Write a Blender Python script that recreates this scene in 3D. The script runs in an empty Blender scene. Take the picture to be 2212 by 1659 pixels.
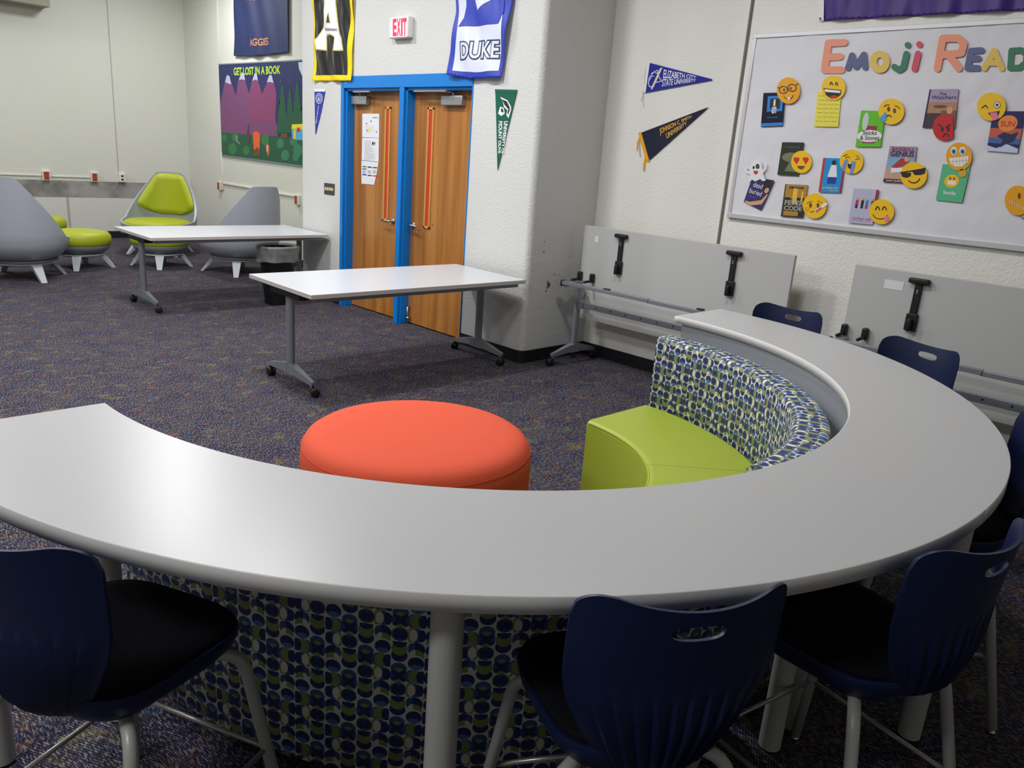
import bpy, bmesh, math, random
from mathutils import Vector, Matrix
random.seed(7)
sc = bpy.context.scene
COL = sc.collection
PI = math.pi

# ------------------------------------------------------------------ camera, world, light, exposure
W_, H_ = 2212, 1659
F_ = 1682.4
PITCH, ROLL, YAW = 0.282441, 0.0737103, 0.794772
CAM = Vector((0, 0, 1.65))
fw = Vector((math.sin(YAW) * math.cos(PITCH), math.cos(YAW) * math.cos(PITCH), -math.sin(PITCH)))
rt = Vector((math.cos(YAW), -math.sin(YAW), 0))
up = rt.cross(fw)
rt2 = math.cos(ROLL) * rt + math.sin(ROLL) * up
up2 = -math.sin(ROLL) * rt + math.cos(ROLL) * up
cam_d = bpy.data.cameras.new('camera')
cam = bpy.data.objects.new('camera', cam_d); COL.objects.link(cam)
cam.matrix_world = Matrix(((rt2.x, up2.x, -fw.x, CAM.x), (rt2.y, up2.y, -fw.y, CAM.y), (rt2.z, up2.z, -fw.z, CAM.z), (0, 0, 0, 1)))
cam_d.sensor_width = 36.0; cam_d.sensor_fit = 'HORIZONTAL'; cam_d.lens = F_ / W_ * 36.0
cam_d.clip_start = 0.02; cam_d.clip_end = 60
sc.camera = cam

world = bpy.data.worlds.new('world'); sc.world = world; world.use_nodes = True
world.node_tree.nodes['Background'].inputs[0].default_value = (0.9, 0.95, 1.0, 1)
world.node_tree.nodes['Background'].inputs[1].default_value = 0.0

CEIL = 4.0
LIGHTS = [  # x, y, watts, diameter of ceiling lamps and added fill lights
    (2.45, 4.85, 41, .42), (2.72, 7.2, 40, .40), (2.8, 2.4, 24, .5), (4.3, 11.0, 38, .8),  # third is an added fill for the right wall and column side
    (0.3, 4.6, 36, .8), (0.7, 7.2, 20, .6), (0.7, 12.0, 44, .8), (-1.7, 8.5, 30, .8), (-2.2, 4.2, 26, .8), (-2.2, 1.2, 42, .8)]  # last is an added fill behind the camera, lifting dark near surfaces
for (lx, ly, lw, dia) in LIGHTS:
    ld = bpy.data.lights.new('ceiling_and_fill_light', 'AREA'); ld.shape = 'DISK'; ld.size = dia
    ld.energy = lw; ld.color = (0.985, 0.99, 1.0)
    lo = bpy.data.objects.new('ceiling_and_fill_light', ld); COL.objects.link(lo); lo.location = (lx, ly, CEIL - 0.03)
sc.view_settings.view_transform = 'Standard'; sc.view_settings.look = 'None'
sc.view_settings.exposure = 0.9; sc.view_settings.gamma = 1.0; sc.view_settings.use_curve_mapping = False

# ------------------------------------------------------------------ wall helpers (a photo point carried onto a real wall plane)
def ray(px, py):
    return rt2 * ((px - W_ / 2) / F_) + up2 * (-(py - H_ / 2) / F_) + fw
def on_x(px, py, X):
    d = ray(px, py); return CAM + d * (X / d.x)
def on_y(px, py, Y):
    d = ray(px, py); return CAM + d * (Y / d.y)

# ------------------------------------------------------------------ materials
def lin(r, g, b):
    f = lambda c: (c / 255) / 12.92 if c / 255 <= 0.04045 else ((c / 255 + 0.055) / 1.055) ** 2.4
    return (f(r), f(g), f(b), 1)
MATS = {}
def mat(name, rgb, rough=0.6, metal=0.0, spec=0.5, bump=None, emit=None, coat=0.0):
    if name in MATS: return MATS[name]
    m = bpy.data.materials.new(name); m.use_nodes = True
    nt = m.node_tree; b = nt.nodes['Principled BSDF']
    b.inputs['Base Color'].default_value = lin(*rgb)
    b.inputs['Roughness'].default_value = rough; b.inputs['Metallic'].default_value = metal
    b.inputs['Specular IOR Level'].default_value = spec
    if coat: b.inputs['Coat Weight'].default_value = coat
    if emit:
        b.inputs['Emission Color'].default_value = lin(*emit[0]); b.inputs['Emission Strength'].default_value = emit[1]
    if bump:
        sca, stren, dist = bump
        tc = nt.nodes.new('ShaderNodeTexCoord'); n = nt.nodes.new('ShaderNodeTexNoise'); n.inputs['Scale'].default_value = sca
        n.inputs['Detail'].default_value = 4
        bp = nt.nodes.new('ShaderNodeBump'); bp.inputs['Strength'].default_value = stren; bp.inputs['Distance'].default_value = dist
        nt.links.new(tc.outputs['Object'], n.inputs['Vector']); nt.links.new(n.outputs['Fac'], bp.inputs['Height'])
        nt.links.new(bp.outputs['Normal'], b.inputs['Normal'])
    MATS[name] = m
    return m
def node(nt, t, **kw):
    n = nt.nodes.new(t)
    for k, v in kw.items(): setattr(n, k, v)
    return n
def mixrgb(nt, fac, a, b):
    n = nt.nodes.new('ShaderNodeMix'); n.data_type = 'RGBA'
    def put(i, v):
        if isinstance(v, tuple): n.inputs[i].default_value = v
        elif isinstance(v, (int, float)): n.inputs[i].default_value = v
        else: nt.links.new(v, n.inputs[i])
    put(0, fac); put(6, a); put(7, b)
    return n.outputs[2]
def ramp(nt, src, stops):
    n = nt.nodes.new('ShaderNodeValToRGB'); nt.links.new(src, n.inputs[0])
    e = n.color_ramp.elements
    while len(e) > 1: e.remove(e[-1])
    e[0].position = stops[0][0]; e[0].color = stops[0][1]
    for p, c in stops[1:]:
        k = e.new(p); k.color = c
    return n.outputs[0]
def mathn(nt, op, a, b=None):
    n = nt.nodes.new('ShaderNodeMath'); n.operation = op
    for i, v in ((0, a), (1, b)):
        if v is None: continue
        if isinstance(v, (int, float)): n.inputs[i].default_value = v
        else: nt.links.new(v, n.inputs[i])
    return n.outputs[0]

def wall_mat(name, rgb, strength, scale):
    m = bpy.data.materials.new(name); m.use_nodes = True; nt = m.node_tree; b = nt.nodes['Principled BSDF']
    tc = node(nt, 'ShaderNodeTexCoord')
    n1 = node(nt, 'ShaderNodeTexNoise'); n1.inputs['Scale'].default_value = scale; n1.inputs['Detail'].default_value = 5; n1.inputs['Roughness'].default_value = 0.6
    n2 = node(nt, 'ShaderNodeTexVoronoi'); n2.inputs['Scale'].default_value = scale * 1.4
    nt.links.new(tc.outputs['Object'], n1.inputs['Vector']); nt.links.new(tc.outputs['Object'], n2.inputs['Vector'])
    s = ramp(nt, n1.outputs['Fac'], [(0.42, (0, 0, 0, 1)), (0.6, (1, 1, 1, 1))])
    h = mathn(nt, 'ADD', s, mathn(nt, 'MULTIPLY', n2.outputs['Distance'], -0.5))
    bp = node(nt, 'ShaderNodeBump'); bp.inputs['Strength'].default_value = strength; bp.inputs['Distance'].default_value = 0.006
    nt.links.new(h, bp.inputs['Height']); nt.links.new(bp.outputs['Normal'], b.inputs['Normal'])
    n3 = node(nt, 'ShaderNodeTexNoise'); n3.inputs['Scale'].default_value = 0.9; n3.inputs['Detail'].default_value = 3
    nt.links.new(tc.outputs['Object'], n3.inputs['Vector'])
    c = lin(*rgb); c2 = (c[0] * 0.95, c[1] * 0.95, c[2] * 0.93, 1)
    nt.links.new(mixrgb(nt, n3.outputs['Fac'], c2, c), b.inputs['Base Color'])
    b.inputs['Roughness'].default_value = 0.55; b.inputs['Specular IOR Level'].default_value = 0.35
    return m
M_WALL = wall_mat('textured_wall_paint_darkened', (211, 211, 209), 0.3, 55)  # same paint as the right wall, darkened to hold down its lit brightness
M_WALLR = wall_mat('textured_wall_paint_lightened', (235, 234, 228), 0.3, 55)  # same paint as the door wall, lightened to stand in for stronger light
M_WALLS = wall_mat('smooth_painted_wall', (214, 214, 206), 0.12, 20)
M_CEIL = mat('ceiling_tile', (225, 225, 222), 0.9)

def carpet_mat():
    m = bpy.data.materials.new('patterned_carpet'); m.use_nodes = True; nt = m.node_tree; b = nt.nodes['Principled BSDF']
    tc = node(nt, 'ShaderNodeTexCoord'); P = tc.outputs['Object']
    def noise(scale, det=2, rough=0.5, sc3=None, rot=0, off=0):
        mp = node(nt, 'ShaderNodeMapping'); mp.inputs['Rotation'].default_value = (0, 0, rot)
        mp.inputs['Location'].default_value = (off, off * 2, 0)
        if sc3: mp.inputs['Scale'].default_value = sc3
        nt.links.new(P, mp.inputs['Vector'])
        n = node(nt, 'ShaderNodeTexNoise'); n.inputs['Scale'].default_value = scale; n.inputs['Detail'].default_value = det; n.inputs['Roughness'].default_value = rough
        nt.links.new(mp.outputs[0], n.inputs['Vector']); return n.outputs['Fac']
    # blotchy base colours
    base = ramp(nt, noise(5, 3), [(0.3, lin(32, 30, 56)), (0.45, lin(40, 40, 62)), (0.55, lin(52, 49, 62)), (0.7, lin(48, 51, 58))])
    rust = ramp(nt, noise(9, 3, 0.6, None, 0, 7), [(0.60, (0, 0, 0, 1)), (0.68, (1, 1, 1, 1))])
    base = mixrgb(nt, mathn(nt, 'MULTIPLY', rust, 0.7), base, lin(112, 74, 54))
    teal = ramp(nt, noise(11, 2, 0.5, None, 0, 19), [(0.62, (0, 0, 0, 1)), (0.68, (1, 1, 1, 1))])
    base = mixrgb(nt, mathn(nt, 'MULTIPLY', teal, 0.6), base, lin(44, 68, 84))
    ol = ramp(nt, noise(8, 3, 0.5, None, 0, 31), [(0.60, (0, 0, 0, 1)), (0.66, (1, 1, 1, 1))])
    base = mixrgb(nt, mathn(nt, 'MULTIPLY', ol, 0.6), base, lin(96, 92, 62))
    # woven dashes in two directions, swapped patch by patch
    v = node(nt, 'ShaderNodeTexVoronoi'); v.inputs['Scale'].default_value = 7; nt.links.new(P, v.inputs['Vector'])
    sel = node(nt, 'ShaderNodeSeparateColor'); nt.links.new(v.outputs['Color'], sel.inputs[0])
    side = mathn(nt, 'GREATER_THAN', sel.outputs[0], 0.5)
    d1 = noise(1, 2, 0.5, (170, 48, 1), 0.5); d2 = noise(1, 2, 0.5, (170, 48, 1), 0.5 + PI / 2, 3)
    dd = mathn(nt, 'ADD', mathn(nt, 'MULTIPLY', d1, side), mathn(nt, 'MULTIPLY', d2, mathn(nt, 'SUBTRACT', 1.0, side)))
    sx = node(nt, 'ShaderNodeSeparateXYZ'); nt.links.new(P, sx.inputs[0])
    def stripe(ca, sa): return mathn(nt, 'SINE', mathn(nt, 'ADD', mathn(nt, 'MULTIPLY', sx.outputs[0], ca * 760), mathn(nt, 'MULTIPLY', sx.outputs[1], sa * 760)))
    st = mathn(nt, 'ADD', mathn(nt, 'MULTIPLY', stripe(math.cos(.5), math.sin(.5)), side), mathn(nt, 'MULTIPLY', stripe(-math.sin(.5), math.cos(.5)), mathn(nt, 'SUBTRACT', 1.0, side)))
    dd = mathn(nt, 'ADD', dd, mathn(nt, 'MULTIPLY', st, 0.07))
    fleck = ramp(nt, dd, [(0.52, (0, 0, 0, 1)), (0.66, (1, 1, 1, 1))])
    fl_col = ramp(nt, noise(14, 2, 0.5, None, 0, 43), [(0.35, lin(122, 118, 134)), (0.5, lin(142, 136, 130)), (0.62, lin(148, 126, 92)), (0.72, lin(158, 98, 72))])
    c = mixrgb(nt, mathn(nt, 'MULTIPLY', fleck, 0.8), base, fl_col)
    dk = ramp(nt, dd, [(0.34, (1, 1, 1, 1)), (0.46, (0, 0, 0, 1))])
    c = mixrgb(nt, mathn(nt, 'MULTIPLY', dk, 0.6), c, lin(18, 16, 46))
    nt.links.new(c, b.inputs['Base Color'])
    b.inputs['Roughness'].default_value = 0.95; b.inputs['Specular IOR Level'].default_value = 0.1
    bp = node(nt, 'ShaderNodeBump'); bp.inputs['Strength'].default_value = 0.5; bp.inputs['Distance'].default_value = 0.003
    nt.links.new(dd, bp.inputs['Height']); nt.links.new(bp.outputs['Normal'], b.inputs['Normal'])
    return m
M_CARPET = carpet_mat()

def fabric_mat():
    """upholstery print: rows and columns of overlapping navy, blue, olive and cream discs on a 4 cm grid"""
    m = bpy.data.materials.new('disc_print_upholstery'); m.use_nodes = True; nt = m.node_tree; b = nt.nodes['Principled BSDF']
    uv = node(nt, 'ShaderNodeUVMap'); sep = node(nt, 'ShaderNodeSeparateXYZ'); nt.links.new(uv.outputs[0], sep.inputs[0])
    U, V = sep.outputs[0], sep.outputs[1]
    pair = mathn(nt, 'FLOOR', mathn(nt, 'MULTIPLY', U, 0.5))
    pm = mathn(nt, 'FLOORED_MODULO', pair, 4.0)
    u2 = mathn(nt, 'FLOORED_MODULO', U, 2.0)
    is12 = mathn(nt, 'MULTIPLY', mathn(nt, 'GREATER_THAN', pm, 0.5), mathn(nt, 'LESS_THAN', pm, 2.5))
    is2 = mathn(nt, 'MULTIPLY', mathn(nt, 'GREATER_THAN', pm, 1.5), mathn(nt, 'LESS_THAN', pm, 2.5))
    is3 = mathn(nt, 'GREATER_THAN', pm, 2.5)
    flip = mathn(nt, 'SUBTRACT', 2.0, u2)
    uu = mathn(nt, 'ADD', mathn(nt, 'MULTIPLY', flip, is12), mathn(nt, 'MULTIPLY', u2, mathn(nt, 'SUBTRACT', 1.0, is12)))
    off = mathn(nt, 'ADD', mathn(nt, 'ADD', mathn(nt, 'MULTIPLY', is12, 2.0), mathn(nt, 'MULTIPLY', is2, 1.0)), mathn(nt, 'MULTIPLY', is3, 2.0))
    vv = mathn(nt, 'FLOORED_MODULO', mathn(nt, 'SUBTRACT', V, off), 4.0)
    cb = node(nt, 'ShaderNodeCombineXYZ'); nt.links.new(uu, cb.inputs[0]); nt.links.new(vv, cb.inputs[1])
    Pt = cb.outputs[0]
    C = lin(226, 221, 202); N = lin(44, 55, 106); B = lin(64, 92, 142); L = lin(80, 120, 178); O = lin(134, 149, 86)
    cur = lin(216, 216, 210)
    def rect(c, v0, v1, u0, u1):
        nonlocal cur
        a = mathn(nt, 'MULTIPLY', mathn(nt, 'GREATER_THAN', vv, v0), mathn(nt, 'LESS_THAN', vv, v1))
        k = mathn(nt, 'MULTIPLY', mathn(nt, 'GREATER_THAN', uu, u0), mathn(nt, 'LESS_THAN', uu, u1))
        cur = mixrgb(nt, mathn(nt, 'MULTIPLY', a, k), cur, c)
    def ell(c, x, y, rx, ry, rot=0):
        nonlocal cur
        mp = node(nt, 'ShaderNodeMapping', vector_type='TEXTURE')
        mp.inputs['Location'].default_value = (x, y, 0); mp.inputs['Rotation'].default_value = (0, 0, rot); mp.inputs['Scale'].default_value = (rx, ry, 1)
        nt.links.new(Pt, mp.inputs['Vector'])
        ln = node(nt, 'ShaderNodeVectorMath', operation='LENGTH'); nt.links.new(mp.outputs[0], ln.inputs[0])
        cur = mixrgb(nt, mathn(nt, 'LESS_THAN', ln.outputs['Value'], 1.0), cur, c)
    # left column of the motif
    ell(B, .5, .5, .5, .5); ell(O, .88, .5, .32, .5); ell(N, .22, .5, .24, .42); ell(C, .72, .5, .25, .42)
    ell(N, .5, 1.5, .5, .5); ell(B, .78, 1.42, .22, .36); ell(O, .5, 1.93, .45, .42); ell(C, .76, 1.9, .17, .4, -.35)
    ell(lin(216, 216, 210), .5, 2.42, .56, .5); ell(N, .5, 2.52, .48, .47); ell(L, .5, 2.78, .36, .2)
    ell(B, .72, 3.5, .42, .5); ell(O, .52, 3.5, .46, .5); ell(N, .16, 3.5, .3, .46)
    # right column
    ell(N, 1.5, 2.02, .48, .46); ell(O, 1.5, 1.52, .48, .52); ell(N, 1.5, 1.06, .42, .40); rect(lin(222, 219, 204), 0, 1.03, 1, 2)
    ell(O, 1.5, .5, .56, .5); ell(N, 1.5, .5, .46, .45); ell(B, 1.5, .12, .1, .14); ell(B, 1.5, .88, .1, .14)
    ell(B, 1.5, 3.5, .56, .52); ell(B, 1.5, 2.98, .48, .42); ell(O, 1.5, 3.1, .26, .18)
    ell(O, 1.5, 3.95, .34, .22); ell(N, 1.5, 3.5, .58, .18, .75); ell(N, 1.5, 3.5, .58, .18, -.75)
    nt.links.new(cur, b.inputs['Base Color'])
    b.inputs['Roughness'].default_value = 0.55; b.inputs['Specular IOR Level'].default_value = 0.4
    return m
M_FABRIC = fabric_mat()

def wood_mat():
    m = bpy.data.materials.new('oak_veneer_door'); m.use_nodes = True; nt = m.node_tree; b = nt.nodes['Principled BSDF']
    tc = node(nt, 'ShaderNodeTexCoord')
    def n(sc3, det, off=0):
        mp = node(nt, 'ShaderNodeMapping'); mp.inputs['Scale'].default_value = sc3; mp.inputs['Location'].default_value = (off, off, off)
        nt.links.new(tc.outputs['Object'], mp.inputs['Vector'])
        k = node(nt, 'ShaderNodeTexNoise'); k.inputs['Scale'].default_value = 1; k.inputs['Detail'].default_value = det
        nt.links.new(mp.outputs[0], k.inputs['Vector']); return k.outputs['Fac']
    bands = ramp(nt, n((9, 9, 0.5), 1), [(0.35, lin(150, 96, 42)), (0.5, lin(172, 113, 52)), (0.65, lin(186, 128, 64))])
    grain = ramp(nt, n((120, 120, 3), 4, 5), [(0.35, (0, 0, 0, 1)), (0.7, (1, 1, 1, 1))])
    c = mixrgb(nt, mathn(nt, 'MULTIPLY', grain, 0.22), bands, lin(120, 70, 28))
    nt.links.new(c, b.inputs['Base Color']); b.inputs['Roughness'].default_value = 0.32
    return m
M_DOOR = wood_mat()

def concrete_mat():
    m = bpy.data.materials.new('bare_concrete_strip'); m.use_nodes = True; nt = m.node_tree; b = nt.nodes['Principled BSDF']
    tc = node(nt, 'ShaderNodeTexCoord')
    k = node(nt, 'ShaderNodeTexNoise'); k.inputs['Scale'].default_value = 4; k.inputs['Detail'].default_value = 6
    nt.links.new(tc.outputs['Object'], k.inputs['Vector'])
    c = ramp(nt, k.outputs['Fac'], [(0.38, lin(122, 120, 114)), (0.5, lin(146, 143, 138)), (0.62, lin(160, 156, 152))])
    nt.links.new(c, b.inputs['Base Color']); b.inputs['Roughness'].default_value = 0.85
    return m
M_CONC = concrete_mat()

M_TOPG = mat('grey_laminate', (184, 184, 184), 0.33, spec=0.42)
M_TOPE = mat('grey_laminate_edge', (216, 215, 212), 0.45)
M_TOPW = mat('white_laminate', (200, 202, 206), 0.28)
M_TOPWE = mat('white_laminate_edge', (196, 190, 184), 0.5)
M_SILV = mat('silver_powder_coat', (138, 144, 150), 0.38, 0.35)
M_LEG = mat('light_grey_powder_coat', (184, 184, 180), 0.4, 0.1)
M_BLK = mat('black_plastic', (22, 22, 24), 0.45)
M_BASEB = mat('black_rubber_baseboard', (20, 21, 26), 0.5)
M_NAVY = mat('navy_plastic_shell', (17, 29, 66), 0.42, spec=0.4)
M_PAD = mat('black_seat_upholstery', (14, 15, 22), 0.85, spec=0.15)
M_LIME = mat('lime_vinyl', (158, 172, 54), 0.45)
M_LIMES = mat('lime_vinyl_side', (160, 176, 40), 0.5)
M_ORANGE = mat('orange_fabric', (216, 88, 62), 0.85, spec=0.2, bump=(900, 0.15, 0.001))
M_SHELL = mat('grey_moulded_shell', (160, 164, 174), 0.42)
M_LEGW = mat('pale_grey_chair_leg', (190, 194, 200), 0.5)
M_CUSH = mat('lime_chair_cushion', (164, 174, 24), 0.5)
M_BLUE = mat('blue_gloss_paint', (0, 122, 205), 0.35)
M_CHROME = mat('brushed_chrome', (190, 190, 190), 0.25, 1.0)
M_ALU = mat('satin_aluminium', (175, 178, 178), 0.35, 0.8)
M_OFFW = mat('off_white_plastic', (222, 220, 208), 0.5)
M_PAPER = mat('white_paper', (226, 226, 230), 0.6)
M_UNDER = mat('grey_backer_laminate', (190, 190, 188), 0.5)
M_MODEST = mat('grey_panel_laminate', (150, 154, 160), 0.4)

# ------------------------------------------------------------------ mesh helpers
class MB:
    def __init__(s): s.bm = bmesh.new(); s.uvl = None
    def _setm(s, faces, mi, smooth):
        for f in faces: f.material_index = mi; f.smooth = smooth
    def box(s, a, b, mi=0, bev=0.0, seg=2, M=None):
        a = Vector(a); b = Vector(b)
        r = bmesh.ops.create_cube(s.bm, size=1.0); vs = r['verts']
        for v in vs:
            v.co = Vector(((v.co.x + .5) * (b.x - a.x) + a.x, (v.co.y + .5) * (b.y - a.y) + a.y, (v.co.z + .5) * (b.z - a.z) + a.z))
        fs = set(f for v in vs for f in v.link_faces)
        if bev > 0:
            es = list(set(e for v in vs for e in v.link_edges))
            rr = bmesh.ops.bevel(s.bm, geom=es, offset=bev, segments=seg, affect='EDGES', profile=0.5)
            fs = set(rr['faces']) | set(f for f in fs if f.is_valid)
            vs = list(set(v for f in fs for v in f.verts))
        if M is not None:
            for v in vs: v.co = M @ v.co
        s._setm([f for f in fs if f.is_valid], mi, bev > 0)
        return s
    def tube(s, pts, r, mi=0, seg=14, caps=True):
        pts = [Vector(p) for p in pts]; n = len(pts)
        rs = r if isinstance(r, (list, tuple)) else [r] * n
        tang = []
        for i in range(n):
            t = (pts[min(i + 1, n - 1)] - pts[max(i - 1, 0)]).normalized(); tang.append(t)
        ref = Vector((0, 0, 1)) if abs(tang[0].z) < 0.9 else Vector((1, 0, 0))
        u = tang[0].cross(ref).normalized(); rings = []
        for i in range(n):
            t = tang[i]; u = (u - t * u.dot(t)).normalized(); w = t.cross(u)
            rings.append([s.bm.verts.new(pts[i] + (u * math.cos(2 * PI * k / seg) + w * math.sin(2 * PI * k / seg)) * rs[i]) for k in range(seg)])
        fs = []
        for i in range(n - 1):
            for k in range(seg):
                fs.append(s.bm.faces.new((rings[i][k], rings[i][(k + 1) % seg], rings[i + 1][(k + 1) % seg], rings[i + 1][k])))
        if caps: fs.append(s.bm.faces.new(rings[0][::-1])); fs.append(s.bm.faces.new(rings[-1]))
        s._setm(fs, mi, True); return s
    def lathe(s, prof, c=(0, 0, 0), mi=0, seg=48, sx=1, sy=1, M=None):
        rings = []
        for (r, z) in prof:
            if r < 1e-6: rings.append([s.bm.verts.new((c[0], c[1], c[2] + z))])
            else: rings.append([s.bm.verts.new((c[0] + r * sx * math.cos(2 * PI * k / seg), c[1] + r * sy * math.sin(2 * PI * k / seg), c[2] + z)) for k in range(seg)])
        fs = []
        for i in range(len(rings) - 1):
            A, B = rings[i], rings[i + 1]
            for k in range(seg):
                a = [A[0]] if len(A) == 1 else [A[k], A[(k + 1) % seg]]
                b = [B[0]] if len(B) == 1 else [B[(k + 1) % seg], B[k]]
                if len(a) + len(b) >= 3: fs.append(s.bm.faces.new(a + b))
        if M is not None:
            for R in rings:
                for v in R: v.co = M @ v.co
        s._setm(fs, mi, True); return s
    def prism(s, pts, z0, z1, mi=0, M=None, smooth=False):
        lo = [s.bm.verts.new((p[0], p[1], z0)) for p in pts]; hi = [s.bm.verts.new((p[0], p[1], z1)) for p in pts]
        fs = [s.bm.faces.new(lo[::-1]), s.bm.faces.new(hi)]; n = len(pts)
        for i in range(n): fs.append(s.bm.faces.new((lo[i], lo[(i + 1) % n], hi[(i + 1) % n], hi[i])))
        if M is not None:
            for v in lo + hi: v.co = M @ v.co
        s._setm(fs, mi, smooth); return s
    def grid(s, fn, nu, nv, mi=0, close_u=False, uvf=None):
        vs = [[s.bm.verts.new(fn(i / (nu - (0 if close_u else 1)), j / (nv - 1))) for i in range(nu)] for j in range(nv)]
        fs = []
        for j in range(nv - 1):
            for i in range(nu if close_u else nu - 1):
                f = s.bm.faces.new((vs[j][i], vs[j][(i + 1) % nu], vs[j + 1][(i + 1) % nu], vs[j + 1][i])); fs.append(f)
                if uvf:
                    if s.uvl is None: s.uvl = s.bm.loops.layers.uv.new('UVMap')
                    for l, (a, c) in zip(f.loops, ((i, j), (i + 1, j), (i + 1, j + 1), (i, j + 1))):
                        l[s.uvl].uv = uvf(a / (nu - (0 if close_u else 1)), c / (nv - 1))
        s._setm(fs, mi, True); return vs
    def build(s, name, mats, parent=None, autosm=None):
        if not isinstance(mats, (list, tuple)): mats = [mats]
        bmesh.ops.recalc_face_normals(s.bm, faces=s.bm.faces)
        me = bpy.data.meshes.new(name); s.bm.to_mesh(me); s.bm.free()
        for m in mats: me.materials.append(m)
        if autosm is not None:
            me.polygons.foreach_set('use_smooth', [True] * len(me.polygons))
            try: me.set_sharp_from_angle(angle=math.radians(autosm))
            except Exception: pass
        o = bpy.data.objects.new(name, me); COL.objects.link(o)
        if parent is not None: o.parent = parent
        return o
def mod_bevel(o, w, seg=2, ang=40):
    m = o.modifiers.new('bevel', 'BEVEL'); m.width = w; m.segments = seg; m.limit_method = 'ANGLE'; m.angle_limit = math.radians(ang)
def bake(o):
    dg = bpy.context.evaluated_depsgraph_get(); dg.update()
    me = bpy.data.meshes.new_from_object(o.evaluated_get(dg)); o.modifiers.clear(); old = o.data; o.data = me
    return o
def thing(name, label, cat, loc=(0, 0, 0), rz=0.0, group=None):
    o = bpy.data.objects.new(name, None); COL.objects.link(o); o.empty_display_size = 0.1
    o.location = loc; o.rotation_euler = (0, 0, rz); o['label'] = label; o['category'] = cat
    if group: o['group'] = group
    return o
def tag(o, label, cat, group=None):
    o['label'] = label; o['category'] = cat
    if group: o['group'] = group
    return o
def struct(o): o['kind'] = 'structure'; return o
def copy_tree(o, label=None, loc=None, rz=None, parent=None):
    c = o.copy(); COL.objects.link(c)
    if parent is not None: c.parent = parent
    if label: c['label'] = label
    if loc is not None: c.location = loc
    if rz is not None: c.rotation_euler = (0, 0, rz)
    for ch in list(o.children): copy_tree(ch, parent=c)
    return c

# ------------------------------------------------------------------ the room
XR, XD, XM, YF, YC, YE = 5.35, 4.55, 5.5, 13.15, 4.39, 7.905   # right wall, door wall, mural wall, far wall, near and far ends of the door block
b = MB(); b.box((-6, -4, -0.05), (XM + .2, YF + .2, 0)); struct(b.build('floor', M_CARPET))
b = MB(); b.box((-6, -4, CEIL), (XM + .2, YF + .2, CEIL + .05)); struct(b.build('ceiling', M_CEIL))
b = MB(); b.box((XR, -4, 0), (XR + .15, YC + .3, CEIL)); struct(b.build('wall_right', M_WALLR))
# far wall: painted sheet above and below a bare concrete strip
b = MB(); b.box((-6, YF, 0), (XM + .15, YF + .15, CEIL)); fwall = struct(b.build('wall_far', M_WALLS))
b = MB(); b.box((-6, YF - .004, .615), (XM, YF, .852)); b.build('concrete_strip', M_CONC, fwall)
b = MB(); b.box((4.385, YF - .003, .98), (4.40, YF, CEIL)); b.box((3.63, YF - .003, .1), (3.665, YF, .615)); b.build('panel_seam', mat('wall_seam', (170, 170, 164), .8), fwall)
b = MB(); b.box((XM, YE - .1, 0), (XM + .15, YF + .1, CEIL)); struct(b.build('wall_mural_side', M_WALLS))
b = MB(); b.box((-6, -4, 0), (-5.85, YF, CEIL)); struct(b.build('wall_left', M_WALLS))
b = MB(); b.box((-6, -4.15, 0), (XR, -4, CEIL)); struct(b.build('wall_near', M_WALLS))
# door block: thick wall with rounded near corner, recess for the doors
Y0, Y1, ZH = 5.165, 7.15, 2.30
def block(name, y0, y1, z0, z1, rnd):
    b = MB(); r = 0.05
    pts = [(XM, y1), (XD, y1)]
    if rnd:
        pts += [(XD, y0 + r)] + [(XD + r - r * math.cos(a), y0 + r - r * math.sin(a)) for a in [k * PI / 2 / 8 for k in range(1, 8)]] + [(XD + r, y0)]
    else: pts += [(XD, y0)]
    pts += [(XM, y0)]
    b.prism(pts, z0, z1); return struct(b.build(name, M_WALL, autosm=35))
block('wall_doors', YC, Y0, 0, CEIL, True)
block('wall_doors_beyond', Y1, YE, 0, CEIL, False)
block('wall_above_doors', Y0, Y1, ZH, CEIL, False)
# seam groove in the right wall
b = MB(); b.box((XR - .002, 3.150, 0), (XR + .001, 3.178, CEIL)); b.box((XR - .006, 3.160, 0), (XR, 3.166, CEIL)); struct(b.build('trim_1', mat('groove_grey', (120, 114, 106), .8)))
# baseboards
BH = .105
def bb(name, a, c):
    b = MB(); b.box(a, c, bev=.004); struct(b.build(name, M_BASEB))
bb('baseboard_right', (XR - .012, -4, 0), (XR, YC, BH))
bb('baseboard_column_side', (XD + .048, YC - .012, 0), (XR - .012, YC, BH))
b = MB(); r = .05
pts = [(XD - .012, Y0 - .004)] + [(XD - .012, YC + r)] + [(XD + r - (r + .012) * math.cos(a), YC + r - (r + .012) * math.sin(a)) for a in [k * PI / 16 for k in range(1, 8)]] + [(XD + r, YC - .012)]
pts += [(XD + r, YC)] + [(XD + r - r * math.cos(a), YC + r - r * math.sin(a)) for a in [k * PI / 16 for k in range(7, 0, -1)]] + [(XD, YC + r), (XD, Y0 - .004)]
b.prism(pts, 0, BH); struct(b.build('baseboard_column', M_BASEB))
bb('baseboard_door_wall', (XD - .012, Y1, 0), (XD, YE, BH))
bb('baseboard_mural', (XM - .012, YE, 0), (XM, YF, BH))
bb('baseboard_far', (-6, YF - .012, 0), (XM - .012, YF, BH))
# the flat hanging box at the top of the far wall
b = MB(); b.box((0.5, YF - .32, 3.17), (3.55, YF, 3.6), bev=.005); struct(b.build('trim_2', mat('tan_soffit', (150, 148, 134), .7)))

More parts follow.
